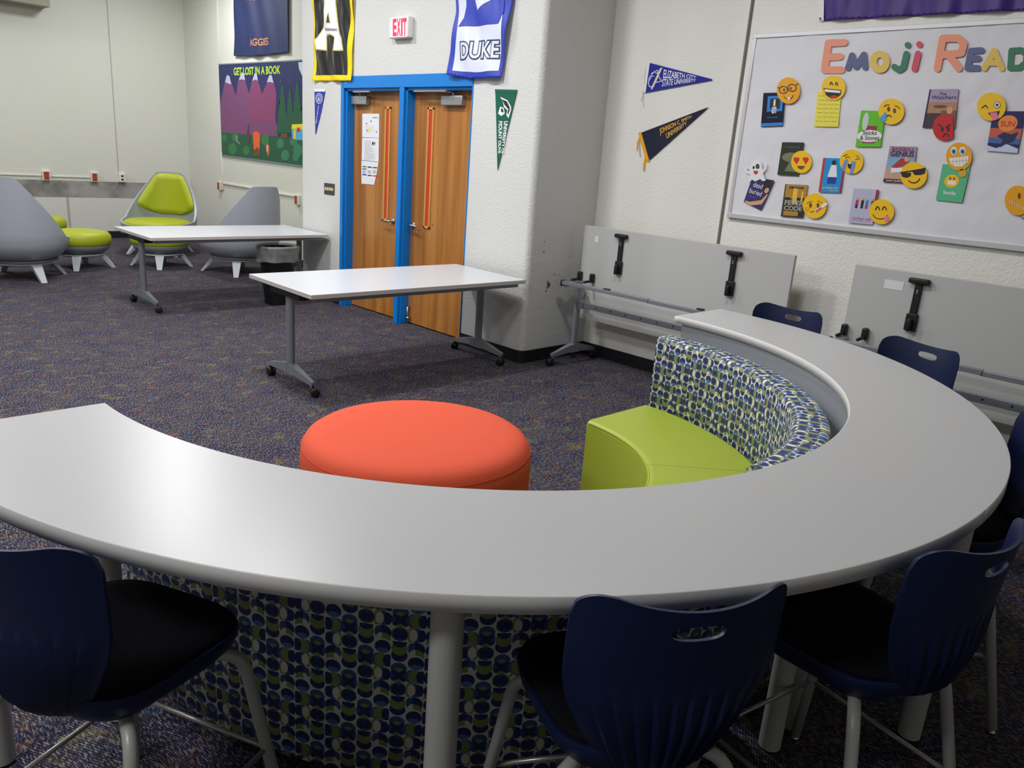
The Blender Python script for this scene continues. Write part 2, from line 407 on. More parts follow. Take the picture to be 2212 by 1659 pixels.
# door frame
FX = XD - .008
def fbox(b, y0, y1, z0, z1, x0=FX, x1=XD + .12, mi=0): b.box((x0, y0, z0), (x1, y1, z1), mi, bev=.003)
b = MB()
fbox(b, 7.10, 7.15, 0, ZH); fbox(b, 7.08, 7.102, 0, 2.19, x0=XD + .02)
fbox(b, 6.108, 6.172, 0, 2.19); fbox(b, 6.088, 6.11, 0, 2.19, x0=XD + .02); fbox(b, 6.17, 6.19, 0, 2.19, x0=XD + .05)
fbox(b, 5.162, 5.172, 0, ZH); fbox(b, 5.172, 5.2, 0, 2.19, x0=XD + .05)
fbox(b, 5.17, 7.11, 2.19, ZH); fbox(b, 5.18, 7.1, 2.165, 2.2, x0=XD + .02)
struct(b.build('door_frame', M_BLUE))
M_LITE = mat('orange_paper_in_lite', (196, 62, 34), .35)
M_LKIT = mat('lite_kit_trim', (206, 146, 74), .4)
def door(n, y0, y1, lite, hy, hdir, cl0, cl1, low):
    r = thing('door_%d' % n, '', 'door', (XD + .11, (y0 + y1) / 2, 0)); del r['label']; del r['category']; struct(r)
    cy = (y0 + y1) / 2
    b = MB(); b.box((0, y0 - cy, .012), (.045, y1 - cy, 2.165)); b.build('leaf', M_DOOR, r)
    b = MB(); ly0, ly1 = lite
    for (a, c, z0, z1) in ((ly0, ly0 + .02, .955, 2.03), (ly1 - .02, ly1, .955, 2.03), (ly0, ly1, .955, .975), (ly0, ly1, 2.01, 2.03)):
        b.box((-.012, a - cy, z0), (.002, c - cy, z1), bev=.002)
    k = b.build('lite_frame', M_LKIT, r)
    b = MB(); b.box((-.003, ly0 + .018 - cy, .97), (.0, ly1 - .018 - cy, 2.012)); b.build('lite_pane', M_LITE, k)
    b = MB(); z = .965
    b.lathe([(0, 0), (.027, 0), (.027, .01), (.02, .014), (0, .014)], M=Matrix.Translation((-.0, hy - cy, z)) @ Matrix.Rotation(-PI / 2, 4, 'Y'), seg=20)
    b.tube([(0, hy - cy, z), (-.055, hy - cy, z), (-.062, hy - cy + hdir * .02, z), (-.062, hy - cy + hdir * .12, z - .003)], [.011, .011, .011, .008], seg=10)
    b.build('handle', M_CHROME, r)
    b = MB(); b.box((-.055, cl0 - cy, 2.045), (0, cl1 - cy, 2.125), bev=.006)
    k = b.build('door_closer', M_ALU, r)
    b = MB(); m = (cl0 + cl1) / 2
    b.tube([(-.03, m - cy, 2.125), (-.03, m - cy, 2.155)], .012, seg=10)
    b.box((-.12, min(m, m + low) - cy, 2.15), (-.095, max(m, m + low) - cy, 2.164)); b.tube([(-.03, m - cy, 2.155), (-.11, m + low * .2 - cy, 2.157)], .009, seg=8)
    b.build('closer_arm', M_ALU, k)
    return r, cy
d1, c1 = door(1, 6.192, 7.08, (6.452, 6.541), 6.37, 1, 6.80, 7.06, -.28)
d2, c2 = door(2, 5.2, 6.088, (5.794, 5.885), 6.045, -1, 5.37, 5.65, .45)
b = MB(); b.tube([(-.0, 6.06 - c2, .17), (-.03, 6.06 - c2, .165), (-.035, 6.05 - c2, .08), (-.03, 6.045 - c2, .06)], .009, seg=8); b.tube([(-.045, 6.05 - c2, .055), (-.01, 6.05 - c2, .06)], .016, seg=10)
b.build('kick_down_stop', M_CHROME, d2)
# scuff marks of the doors and the column
def blot(b, y, z, r, x, mi=0, axis='x'):
    n = 7; pts = [(math.cos(2 * PI * k / n) * r * random.uniform(.4, 1.1), math.sin(2 * PI * k / n) * r * random.uniform(.6, 1.6)) for k in range(n)]
    vs = [b.bm.verts.new((x, y + p[0], z + p[1]) if axis == 'x' else (y + p[0], x, z + p[1])) for p in pts]
    f = b.bm.faces.new(vs); f.material_index = mi
b = MB()
for (y, z, r) in ((6.0 - c2, .2, .006), (5.6 - c2, .22, .005), (5.76 - c2, 1.0, .01), (5.9 - c2, .5, .004)): blot(b, y, z, r, -.001)
b.build('scuff', mat('dark_scuff', (92, 60, 30), .7), d2)
# parents of column scratches: the column side faces the camera's near side
b = MB()
for (px, py, r) in ((1177, 522, .006), (1176, 531, .004), (1175, 544, .009), (1228, 555, .005), (1197, 593, .008), (1203, 594, .006), (1208, 595, .005), (1184, 612, .016), (1186, 618, .02), (1182, 622, .012), (1179, 629, .008)):
    p = on_y(px, py, YC - .001); blot(b, p.x, p.z, r, YC - .001, axis='y')
scr = b.build('scuff', mat('wall_scratch', (96, 86, 70), .8)); scr.parent = bpy.data.objects['wall_doors']

# ------------------------------------------------------------------ flat printed and cut-out things on walls
_tc = {}
def text_mesh(s, off=0.0):
    k = (s, off)
    if k in _tc: return _tc[k]
    cu = bpy.data.curves.new('t', 'FONT'); cu.body = s; cu.size = 1.0; cu.offset = off; cu.resolution_u = 4
    o = bpy.data.objects.new('t', cu); COL.objects.link(o)
    dg = bpy.context.evaluated_depsgraph_get(); dg.update()
    me = bpy.data.meshes.new_from_object(o.evaluated_get(dg))
    vs = [(v.co.x, v.co.y) for v in me.vertices]; fs = [tuple(p.vertices) for p in me.polygons]
    bpy.data.objects.remove(o); bpy.data.curves.remove(cu); bpy.data.meshes.remove(me)
    x0 = min(v[0] for v in vs); x1 = max(v[0] for v in vs); y0 = min(v[1] for v in vs); y1 = max(v[1] for v in vs)
    vs = [((v[0] - x0) / (x1 - x0), (v[1] - y0) / (y1 - y0)) for v in vs]
    _tc[k] = (vs, fs); return _tc[k]
LAY = 0.0009
class Art:
    """a flat thing on a wall; shapes are given as photo points carried onto the wall plane"""
    def __init__(s, wall, pos, conv=None, off=0.003, thick=0.0015):
        s.wall, s.pos, s.conv, s.off, s.thick = wall, pos, conv or (lambda x, y: (x, y)), off, thick
        s.bm = bmesh.new(); s.mats = []; s.o3 = None; s.maxlay = 0
    def W(s, p):
        x, y = s.conv(*p)
        return on_x(x, y, s.pos) if s.wall == 'x' else on_y(x, y, s.pos)
    def uv(s, p):
        w = s.W(p)
        q = (-w.y, w.z) if s.wall == 'x' else (w.x, w.z)
        if s.o3 is None: s.o3 = w; s.oq = q
        return (q[0] - s.oq[0], q[1] - s.oq[1])
    def mi(s, m):
        if m not in s.mats: s.mats.append(m)
        return s.mats.index(m)
    def _face(s, uvs, lay, m):
        s.cnt = getattr(s, 'cnt', 0) + 1; zz = s.off + s.thick + lay * LAY + s.cnt * 6e-6
        vs = [s.bm.verts.new((u, v, zz)) for u, v in uvs]
        try: f = s.bm.faces.new(vs); f.material_index = s.mi(m)
        except ValueError: pass
    def base(s, pts, m):   # the sheet itself, with thickness
        q = [s.uv(p) for p in pts]; s.base_uv(q, m)
    def base_uv(s, q, m):
        lo = [s.bm.verts.new((u, v, s.off)) for u, v in q]; hi = [s.bm.verts.new((u, v, s.off + s.thick)) for u, v in q]
        k = s.mi(m); n = len(q)
        for f in [s.bm.faces.new(lo[::-1]), s.bm.faces.new(hi)] + [s.bm.faces.new((lo[i], lo[(i + 1) % n], hi[(i + 1) % n], hi[i])) for i in range(n)]: f.material_index = k
    def poly(s, pts, lay, m): s._face([s.uv(p) for p in pts], lay, m)
    def ell(s, c, rx, ry, lay, m, rot=0, n=24, a0=0, a1=360, base=False):
        pts = []
        for k in range(n + (0 if a1 - a0 >= 360 else 1)):
            a = math.radians(a0 + (a1 - a0) * k / n); x, y = math.cos(a) * rx, math.sin(a) * ry
            pts.append((c[0] + x * math.cos(rot) - y * math.sin(rot), c[1] + x * math.sin(rot) + y * math.cos(rot)))
        if base: s.base(pts, m)
        else: s.poly(pts, lay, m)
    def stroke(s, pts, w, lay, m, caps=True):
        for i in range(len(pts) - 1):
            (x0, y0), (x1, y1) = pts[i], pts[i + 1]; L = math.hypot(x1 - x0, y1 - y0) or 1
            nx, ny = -(y1 - y0) / L * w / 2, (x1 - x0) / L * w / 2
            s.poly([(x0 + nx, y0 + ny), (x1 + nx, y1 + ny), (x1 - nx, y1 - ny), (x0 - nx, y0 - ny)], lay, m)
        if caps:
            for i, p in enumerate(pts): s.ell(p, w / 2, w / 2, lay, m, n=10)
    def text(s, t, bl, br, tl, lay, m, off=0.0, tr=None):
        """bl, br, tl: photo points of the text box corners"""
        vs, fs = text_mesh(t, off); B, R, T = s.uv(bl), s.uv(br), s.uv(tl)
        Q = s.uv(tr) if tr else (R[0] + T[0] - B[0], R[1] + T[1] - B[1])
        k = s.mi(m); z = s.off + s.thick + lay * LAY
        vv = [s.bm.verts.new((B[0] * (1 - a) * (1 - b) + R[0] * a * (1 - b) + T[0] * (1 - a) * b + Q[0] * a * b, B[1] * (1 - a) * (1 - b) + R[1] * a * (1 - b) + T[1] * (1 - a) * b + Q[1] * a * b, z)) for a, b in vs]
        for f in fs:
            try: q = s.bm.faces.new([vv[i] for i in f]); q.material_index = k
            except ValueError: pass
    def build(s, name, label=None, cat=None, group=None, wave=None, parent=None, kind=None):
        bm = s.bm
        if wave:
            for v in bm.verts:
                if v.co.z > s.off + s.thick + 1e-6: v.co.z += (v.co.z - s.off - s.thick) * 2.2
            bmesh.ops.triangulate(bm, faces=bm.faces)
            for _ in range(10):
                es = [e for e in bm.edges if e.calc_length() > 0.028]
                if not es: break
                bmesh.ops.subdivide_edges(bm, edges=es, cuts=1); bmesh.ops.triangulate(bm, faces=[f for f in bm.faces if len(f.verts) > 3])
            for v in bm.verts: v.co.z += wave(v.co.x, v.co.y)
        me = bpy.data.meshes.new(name)
        big = [f for f in bm.faces if len(f.verts) > 4]
        if big: bmesh.ops.triangulate(bm, faces=big)
        N = Vector((0, 0, 1))
        bm.normal_update()
        fl = [f for f in bm.faces if abs(f.normal.z) > .5 and f.normal.z < 0 and f.calc_center_median().z > s.off + s.thick * .6] if not wave else []
        if fl: bmesh.ops.reverse_faces(bm, faces=fl)
        bm.to_mesh(me); bm.free()
        for m in s.mats: me.materials.append(m)
        if wave: me.polygons.foreach_set('use_smooth', [True] * len(me.polygons))
        o = bpy.data.objects.new(name, me); COL.objects.link(o)
        if s.wall == 'x': o.matrix_world = Matrix(((0, 0, -1, s.pos), (-1, 0, 0, s.o3.y), (0, 1, 0, s.o3.z), (0, 0, 0, 1)))
        else: o.matrix_world = Matrix(((1, 0, 0, s.o3.x), (0, 0, -1, s.pos), (0, 1, 0, s.o3.z), (0, 0, 0, 1)))
        if label: tag(o, label, cat, group)
        if kind: o['kind'] = kind
        if parent is not None:
            o.parent = parent; bpy.context.view_layer.update(); o.matrix_parent_inverse = parent.matrix_world.inverted()
        return o
def pm(name, rgb, rough=.55): return mat('paint_' + name, rgb, rough)
K_ = pm('black', (24, 24, 28)); WH = pm('white', (232, 232, 234)); YE_ = pm('emoji_yellow', (246, 196, 20), .35); YD = pm('emoji_amber', (238, 166, 24), .35)
RED = pm('red', (206, 32, 44)); PINK = pm('tongue_pink', (236, 120, 160)); SKY = pm('tear_blue', (70, 160, 220)); BRN = pm('brown', (110, 66, 26))
TEETH = pm('teeth', (240, 238, 230)); NAVY = pm('navy', (24, 34, 84)); ROYAL = pm('royal_blue', (34, 52, 160)); GOLD = pm('gold', (232, 172, 34))

# ---- emoji board on the right wall
c5 = lambda x, y: (1560 + x / 2.963, y / 2.963)
yL = -(-on_x(1628, 74, XR - .02).y); zT = on_x(1629, 74, XR - .02).z; zB = on_x(1568.4, 469, XR - .02).z
brd = thing('bulletin_board', 'white framed bulletin board headed with coloured letters on the right wall', 'bulletin board', (XR, yL, (zT + zB) / 2))
hz = (zT - zB) / 2; L_ = 2.44
b = MB(); b.box((-.014, -L_ + .02, -hz + .02), (0, -.02, hz - .02)); b.build('board_panel', mat('board_core', (200, 200, 200), .7), brd)
b = MB(); b.box((-.024, -L_, -hz), (0, -L_ + .03, hz), bev=.003); b.box((-.024, -.028, -hz), (0, 0, hz), bev=.003)
b.box((-.026, -L_, hz - .028), (0, 0, hz), bev=.003); b.box((-.030, -L_, -hz), (0, 0, -hz + .034), bev=.003)
b.build('frame', mat('board_frame_aluminium', (205, 206, 208), .35, .3), brd)
# paper lining, gently crumpled
def pap(i, j):
    y = -.026 - i * (L_ - .052); z = -hz + .032 + j * (2 * hz - .06)
    from mathutils import noise as N_
    w = N_.noise(Vector((y * 3.2, z * 5, 1.3))) * .005 + abs(N_.noise(Vector((y * 6 + z * 5, z * 4 - y * 3, 4.1)))) * .0045
    return (-.0165 - min(.006, max(-.0015, w)), y, z)
b = MB(); b.grid(pap, 150, 80); pp = b.build('paper_lining', mat('board_paper', (222, 221, 226), .6), brd)
BX = XR - .0255   # face on which the cut-outs hang
def cut(conv=c5, k=0): return Art('x', BX, conv, off=0.0005 + k * .003, thick=.0012)
def letter(nm, col, strokes, w, desc, hole=None):
    a = cut(); m = pm('letter_' + nm, col)
    for st in strokes: a.stroke(st, w, 0, m)
    return a.build('paper_letter', desc, 'letter', 'cut paper letters of the board heading')
SAL = (236, 152, 122); SLA = (92, 98, 140); YEL = (226, 192, 92); GRN = (56, 122, 92); PNK = (206, 78, 102)
letter('salmon', SAL, [[(782, 272), (680, 276), (655, 448), (765, 448)], [(670, 368), (755, 362)]], 46, 'large salmon letter E that starts the board heading')
letter('slate', SLA, [[(806, 435), (832, 355), (858, 428), (908, 350), (915, 430)]], 40, 'slate blue letter M in the board heading')
letter('yellow', YEL, [[(1010 + 42 * math.cos(t), 396 + 50 * math.sin(t)) for t in [k * PI / 8 for k in range(17)]]], 44, 'yellow letter O in the board heading')
letter('green', GRN, [[(1180, 345), (1160, 430), (1132, 448), (1102, 428)], [(1188, 288), (1189, 289)]], 40, 'dark green letter j in the board heading')
letter('pink', PNK, [[(1254, 345), (1232, 440)], [(1262, 284), (1263, 285)]], 42, 'rose red letter i in the board heading')
letter('salmon', SAL, [[(1378, 438), (1412, 246), (1510, 244), (1548, 280), (1530, 340), (1405, 352)], [(1450, 352), (1515, 436)]], 48, 'large salmon letter R that starts the second word')
letter('slate', SLA, [[(1660, 322), (1592, 326), (1570, 436), (1640, 436)], [(1582, 376), (1640, 374)]], 40, 'slate blue letter E in the second word')
letter('yellow', YEL, [[(1678, 438), (1742, 325), (1790, 438)], [(1706, 402), (1770, 402)]], 40, 'yellow letter A in the second word')
letter('green', GRN, [[(1852, 325), (1844, 436), (1905, 434), (1945, 400), (1948, 350), (1915, 322), (1852, 325)]], 40, 'dark green letter D at the photo edge')

def book(quad, m, desc, deco, k=0, cat='book cover', name='book_cover'):
    a = cut(k=k); a.base(quad, m)
    (TL, TR, BR, BL) = quad
    def q(u, v):  # bilinear point of the cover
        return (TL[0] * (1 - u) * (1 - v) + TR[0] * u * (1 - v) + BR[0] * u * v + BL[0] * (1 - u) * v,
                TL[1] * (1 - u) * (1 - v) + TR[1] * u * (1 - v) + BR[1] * u * v + BL[1] * (1 - u) * v)
    def R(u0, v0, u1, v1, lay, mm): a.poly([q(u0, v0), q(u1, v0), q(u1, v1), q(u0, v1)], lay, mm)
    def T(t, u0, v0, u1, v1, lay, mm, off=0.0): a.text(t, q(u0, v1), q(u1, v1), q(u0, v0), lay, mm, off)
    def E(u, v, ru, rv, lay, mm, n=20): a.poly([q(u + ru * math.cos(2 * PI * t / n), v + rv * math.sin(2 * PI * t / n)) for t in range(n)], lay, mm)
    def P(pts, lay, mm): a.poly([q(*p) for p in pts], lay, mm)
    deco(R, T, E, P)
    return a.build(name, desc, cat, 'laminated book covers on the bulletin board')
CY = pm('bright_blue', (20, 130, 220)); OLB = pm('dark_olive', (52, 62, 40)); LGR = pm('lime_green', (96, 190, 20)); MAR = pm('crimson', (160, 30, 70))
def dk(R, T, E, P):
    R(.22, .1, .92, .56, 1, CY); R(.34, .17, .8, .48, 2, K_); R(.0, .9, 1, .99, 1, CY)
    T('i', .5, .2, .6, .4, 3, WH, .03); T('am', .46, .42, .66, .62, 4, WH, .02); T('more words', .25, .7, .75, .76, 1, CY)
book([(265, 595), (405, 592), (388, 805), (248, 812)], pm('cover_black', (20, 26, 44), .25), 'black and bright blue book cover at the upper left of the board', dk)
def dk(R, T, E, P):
    for r in range(7):
        x = .05 + .03 * (r % 3)
        while x < .9:
            w = random.choice((.12, .18, .24)); R(x, .12 + r * .12, min(.96, x + w), .128 + r * .12, 1, BRN); x += w + .05
book([(612, 585), (765, 590), (742, 812), (588, 810)], pm('cover_yellow', (236, 224, 84), .3), 'yellow lined note cover under the laughing face', dk, cat='note')
def dk(R, T, E, P):
    R(.2, .42, .75, .56, 1, MAR); E(.5, .7, .5, .17, 2, WH); R(.25, .82, .72, .9, 1, MAR); E(.25, .3, .12, .25, 1, pm('pale', (200, 210, 210)))
    T('Sticks', .22, .55, .78, .67, 3, K_, .01); T('& Stones', .14, .69, .9, .81, 3, K_, .01)
book([(890, 707), (1045, 712), (1015, 940), (853, 940)], LGR, 'lime green book cover with a white title oval', dk)
def dk(R, T, E, P):
    R(.06, .0, 1, .34, 1, pm('cover_mauve', (170, 150, 180))); R(.06, .34, 1, .62, 1, pm('cover_tan', (176, 130, 100))); R(.06, .62, .5, 1, 1, pm('cover_deep_brown', (64, 44, 50))); R(.5, .55, 1, 1, 1, pm('cover_rust_brown', (120, 84, 70)))
    E(.78, .55, .1, .09, 2, pm('skin', (214, 160, 120))); E(.45, .45, .22, .04, 2, BRN)
    T('The', .35, .08, .6, .16, 2, NAVY, .01); T('Watchers', .12, .16, .95, .26, 2, NAVY, .01)
book([(1328, 572), (1515, 570), (1490, 820), (1282, 818)], pm('cover_indigo', (50, 46, 96), .25), 'brown and mauve book cover above the red angry face', dk)
def dk(R, T, E, P):
    R(0, .42, 1, .66, 1, pm('cover_sunset', (196, 92, 72))); R(0, .66, 1, .8, 1, pm('cover_blue_hills', (70, 100, 160))); P([(0, 1), (0, .86), (.3, .92), (.6, .8), (1, .9), (1, 1)], 2, pm('snow', (200, 210, 230)))
    E(.52, .3, .3, .2, 2, pm('cover_sun', (240, 140, 60))); T('SUN', .3, .24, .74, .38, 3, RED, .01); P([(.25, .62), (.45, .52), (.7, .56), (.9, .5), (.8, .72), (.55, .82), (.4, .9), (.45, .7)], 3, NAVY)
book([(1735, 712), (1945, 712), (1890, 980), (1692, 965)], pm('cover_violet_night', (44, 44, 100), .25), 'night blue and orange book cover with a round sun at the photo edge', dk)
def dk(R, T, E, P):
    R(.1, .04, 1, .3, 1, pm('cover_near_black', (26, 30, 24))); E(.5, .45, .4, .14, 1, pm('cover_glow', (120, 124, 84))); P([(.45, .4), (.55, .4), (.6, .7), (.95, .88), (.3, .88), (.45, .65)], 2, pm('cover_sage', (110, 120, 96)))
    T('OF A GOOD TALE', .2, .12, .85, .17, 2, pm('cover_sage', (110, 120, 96)))
book([(385, 910), (525, 912), (490, 1128), (353, 1118)], pm('cover_moss', (52, 66, 46), .25), 'dark green book cover with a pale gown below the heart eyed face side', dk)
def dk(R, T, E, P):
    E(.78, .2, .2, .19, 1, K_); E(.86, .36, .1, .09, 2, pm('skin', (214, 160, 120))); P([(.05, .93), (.3, .9), (.8, .7), (.95, .45), (1.0, .5), (.9, .82), (.4, 1.0), (.1, 1)], 2, pm('skin', (214, 160, 120)))
    T('dead', .18, .18, .62, .36, 3, WH); T('buried', .1, .42, .72, .6, 3, WH); T('a short line', .12, .68, .5, .72, 3, pm('lavender', (150, 140, 200)))
book([(195, 1130), (335, 1155), (250, 1348), (138, 1292)], pm('cover_indigo_dark', (62, 56, 110), .25), 'tilted purple book cover in the lower left corner of the board', dk)
def dk(R, T, E, P):
    R(.0, 0, .1, 1, 1, RED); R(.92, 0, 1, 1, 1, MAR); P([(.4, .2), (.62, .2), (.72, .55), (.3, .55)], 1, WH); E(.5, .13, .1, .07, 2, K_); R(.32, .55, .7, .74, 2, ROYAL)
    T('KATHERINE FORD', .14, .84, .86, .9, 2, YEL_P, .01); T('story', .5, .93, .85, .96, 2, WH)
YEL_P = pm('title_yellow', (226, 206, 110))
book([(648, 1010), (795, 1015), (760, 1235), (617, 1230)], pm('cover_azure', (40, 150, 216), .25), 'azure book cover below the sobbing face', dk)
def dk(R, T, E, P):
    R(.0, .9, 1, 1, 1, pm('cover_maroon', (90, 20, 36))); R(0, .0, 1, .32, 1, pm('cover_dusk', (150, 140, 170))); R(0, .32, 1, .6, 1, pm('cover_sky', (130, 170, 200))); R(0, .6, 1, .9, 1, pm('cover_sand', (196, 160, 140)))
    P([(.5, .32), (.8, .36), (.75, .5), (.3, .62), (.2, .56)], 2, pm('cover_red_shirt', (176, 50, 50))); E(.7, .35, .09, .07, 3, pm('skin', (214, 160, 120))); P([(.2, .6), (.8, .58), (.9, .66), (.2, .74)], 3, WH)
    T('BASEBALL', .1, .03, .92, .12, 3, MAR, .01); T('GENIUS', .08, .13, .92, .28, 3, NAVY, .02); T('two authors', .1, .92, .8, .97, 3, WH, .01)
book([(1075, 935), (1248, 940), (1215, 1175), (1030, 1165)], pm('cover_wine', (96, 30, 50), .25), 'baseball book cover beside the sunglasses face', dk)
def dk(R, T, E, P):
    E(.45, .45, .27, .18, 1, YE_); P([(.28, .44), (.64, .44), (.6, .55), (.34, .55)], 2, TEETH); E(.38, .38, .03, .03, 2, K_); E(.52, .38, .03, .03, 2, K_); T('Smile', .22, .72, .7, .82, 1, WH, .02)
book([(1412, 1050), (1590, 1060), (1535, 1297), (1367, 1280)], pm('cover_mint', (92, 188, 140), .25), 'mint green book cover with a round yellow face', dk)
def dk(R, T, E, P):
    R(.05, .0, 1, .4, 1, pm('cover_ochre', (178, 130, 40))); R(.4, .12, .6, .6, 2, pm('cover_bright_gold', (236, 190, 60))); R(.78, .2, .86, .5, 2, pm('cover_bright_gold', (236, 190, 60))); R(0, .4, .1, 1, 1, OLB); R(.1, .82, .75, .96, 2, pm('cover_ochre', (178, 130, 40)))
    T('JAMES DASHNER', .2, .06, .85, .15, 3, NAVY, .02); T('The', .3, .4, .5, .48, 3, pm('silver', (170, 170, 160)), .01); T('FEVER', .1, .49, .96, .64, 3, pm('silver', (170, 170, 160)), .03); T('CODE', .1, .66, .9, .8, 3, pm('silver', (170, 170, 160)), .03)
book([(405, 1178), (550, 1185), (518, 1395), (375, 1385)], pm('cover_charcoal', (58, 52, 44), .25), 'gold and charcoal book cover beside the thermometer face', dk)
def dk(R, T, E, P):
    R(.9, 0, 1, .4, 1, MAR)
    for (u, c, c2) in ((.22, RED, NAVY), (.44, K_, K_), (.62, CY, RED), (.84, OLB, WH)):
        E(u, .3, .05, .035, 2, pm('skin', (214, 160, 120))); R(u - .05, .33, u + .05, .46, 2, c); R(u - .045, .46, u + .045, .56, 3, c2)
    T('rachel vail', .12, .8, .9, .9, 2, pm('rose_text', (210, 120, 140)), .01); T('a line of small print here', .1, .92, .9, .945, 2, pm('slate_text', (100, 100, 130)))
book([(843, 1205), (1005, 1215), (962, 1438), (807, 1425)], pm('cover_lilac', (186, 188, 214), .25), 'pale lilac book cover with four little figures', dk)
a = cut(k=0); a.base([(1912, 1345), (1990, 1345), (1980, 1400), (1908, 1395)], pm('cover_brown_corner', (110, 90, 86))); a.text('DA', (1912, 1398), (1935, 1398), (1912, 1372), 1, WH)
a.build('book_cover', 'grey brown book cover corner under the zipper mouth face', 'book cover', 'laminated book covers on the bulletin board')

def emoji(c, rx, ry, m, desc, deco, pts=None, k=1.6):
    a = cut(k=k)
    if pts: a.base(pts, m)
    else: a.ell(c, rx, ry, 0, m, base=True, n=40)
    def S(p, w, lay=2, mm=K_): a.stroke([(c[0] + x * rx, c[1] + y * ry) for x, y in p], w * rx, lay, mm)
    def E(x, y, ex, ey, lay=1, mm=K_, rot=0, **kw): a.ell((c[0] + x * rx, c[1] + y * ry), ex * rx, ey * ry, lay, mm, rot, **kw)
    def P(p, lay=1, mm=K_): a.poly([(c[0] + x * rx, c[1] + y * ry) for x, y in p], lay, mm)
    deco(S, E, P)
    return a.build('emoji_cutout', desc, 'emoji', 'emoji faces pinned on the bulletin board')
arc = lambda cx, cy, r, a0, a1, n=9, ry=None: [(cx + r * math.cos(math.radians(a0 + (a1 - a0) * k / n)), cy + (ry or r) * math.sin(math.radians(a0 + (a1 - a0) * k / n))) for k in range(n + 1)]
def d(S, E, P):
    E(-.38, -.1, .2, .22, 1, YD); E(.2, -.2, .2, .22, 1, YD); E(-.36, -.05, .09, .12, 2, BRN); E(.2, -.15, .09, .12, 2, BRN)
    S(arc(-.42, -.05, .36, 0, 360, 16, .27), .06, 3); S(arc(.32, -.2, .36, 0, 360, 16, .27), .06, 3); S([(-.9, -.25), (-.75, -.15)], .06, 3); S([(.66, -.42), (.82, -.5)], .06, 3)
    S(arc(0, .2, .45, 20, 150), .06, 3, BRN); P([(-.05, .52), (.15, .5), (.15, .72), (-.03, .74)], 4, TEETH)
emoji((427, 580), 75, 85, YD, 'yellow emoji with black glasses and buck teeth at the upper left', d)
def d(S, E, P):
    S(arc(-.18, -.15, .1, 200, 345, 6, .3), .08); S(arc(.26, -.12, .1, 200, 345, 6, .3), .08)
    P([(-.85, .02), (.68, .18), (.6, .55), (.25, .82), (-.15, .86), (-.6, .6)], 1, K_); P([(-.75, .1), (.62, .24), (.55, .42), (-.68, .32)], 2, TEETH); E(.05, .72, .3, .12, 2, RED)
emoji((715, 563), 77, 80, YE_, 'laughing emoji with open toothy mouth above the yellow note', d)
def d(S, E, P):
    E(-.2, -.18, .12, .2, 1, BRN); E(.25, -.05, .12, .2, 1, BRN); S([(-.55, -.35), (-.4, -.5), (-.15, -.5)], .06); S([(.3, -.42), (.5, -.38), (.65, -.2)], .06)
    S(arc(-.2, .5, .2, 180, 340), .08); P([(-.45, .0), (-.36, .2), (-.38, .65), (-.62, .85), (-.92, .5), (-.62, .25)], 3, SKY)
emoji((1085, 714), 83, 83, YE_, 'sad emoji with raised brows and one blue tear', d)
def d(S, E, P):
    S([(-.5, -.25), (-.1, -.05)], .1); S([(.25, -.05), (.65, -.25)], .1); E(-.1, .12, .12, .2, 1); E(.45, .12, .12, .2, 1); S(arc(.25, .72, .25, 180, 350, 8, .25), .1)
emoji((1418, 818), 68, 82, pm('angry_red', (198, 30, 40), .35), 'red angry emoji with slanted black brows', d, pts=[(1418 - 68 * math.sin(t), 818 + 82 * math.cos(t)) for t in [k * PI / 14 for k in range(15)]] + [(1450, 735), (1480, 742), (1482, 880), (1445, 898)])
def d(S, E, P):
    S([(-.65, .1), (-.4, -.1), (-.25, .1)], .07); E(.4, -.12, .24, .24, 1, K_); E(.4, -.12, .2, .2, 2, TEETH); E(.4, -.12, .1, .1, 3, K_)
    P([(-.25, .45), (.6, .3), (.45, .72), (.0, .72)], 1, K_); P([(-.1, .45), (.4, .4), (.48, .8), (.3, .98), (.05, .92)], 3, PINK)
emoji((1725, 683), 93, 90, YE_, 'winking emoji with tongue out at the upper right', d)
def d(S, E, P):
    for x in (-.48, .42):
        E(x - .12, -.25, .17, .17, 1, RED); E(x + .12, -.25, .17, .17, 1.2, RED); P([(x - .28, -.2), (x + .28, -.2), (x, .22)], 1.4, RED)
    P([(-.42, .35), (.35, .35), (.2, .6), (-.02, .68), (-.3, .56)], 1, BRN)
emoji((510, 1037), 66, 72, YE_, 'emoji with red heart eyes over a dark green cover', d)
def d(S, E, P):
    E(-.25, -.28, .13, .16, 1); E(.25, -.4, .24, .26, 1); E(.27, -.4, .1, .1, 2, pm('grey_dot', (110, 110, 112))); P([(-.3, .05), (.35, .08), (.0, .22)], 1); P([(-.22, .1), (.3, .12), (.2, .38), (-.05, .42), (-.22, .32)], 2, RED)
gp = [(170, 1168), (180, 1120), (178, 1078), (190, 1042), (208, 1026), (235, 1024), (254, 1046), (262, 1090), (268, 1125), (282, 1155), (262, 1160), (246, 1146), (215, 1162), (195, 1150)]
def d2(S, E, P):
    d(S, E, P); g = pm('ghost_white', (232, 232, 236), .35)
    S([(-.6, .35), (-1.2, .15), (-1.35, -.2), (-1.15, -.25)], .28, .3, g); S([(.8, .3), (1.25, -.2), (1.3, -.65)], .26, .3, g)
emoji((217, 1090), 50, 62, pm('ghost_white', (232, 232, 236), .35), 'white ghost emoji with red tongue by the left board edge', d2, pts=gp)
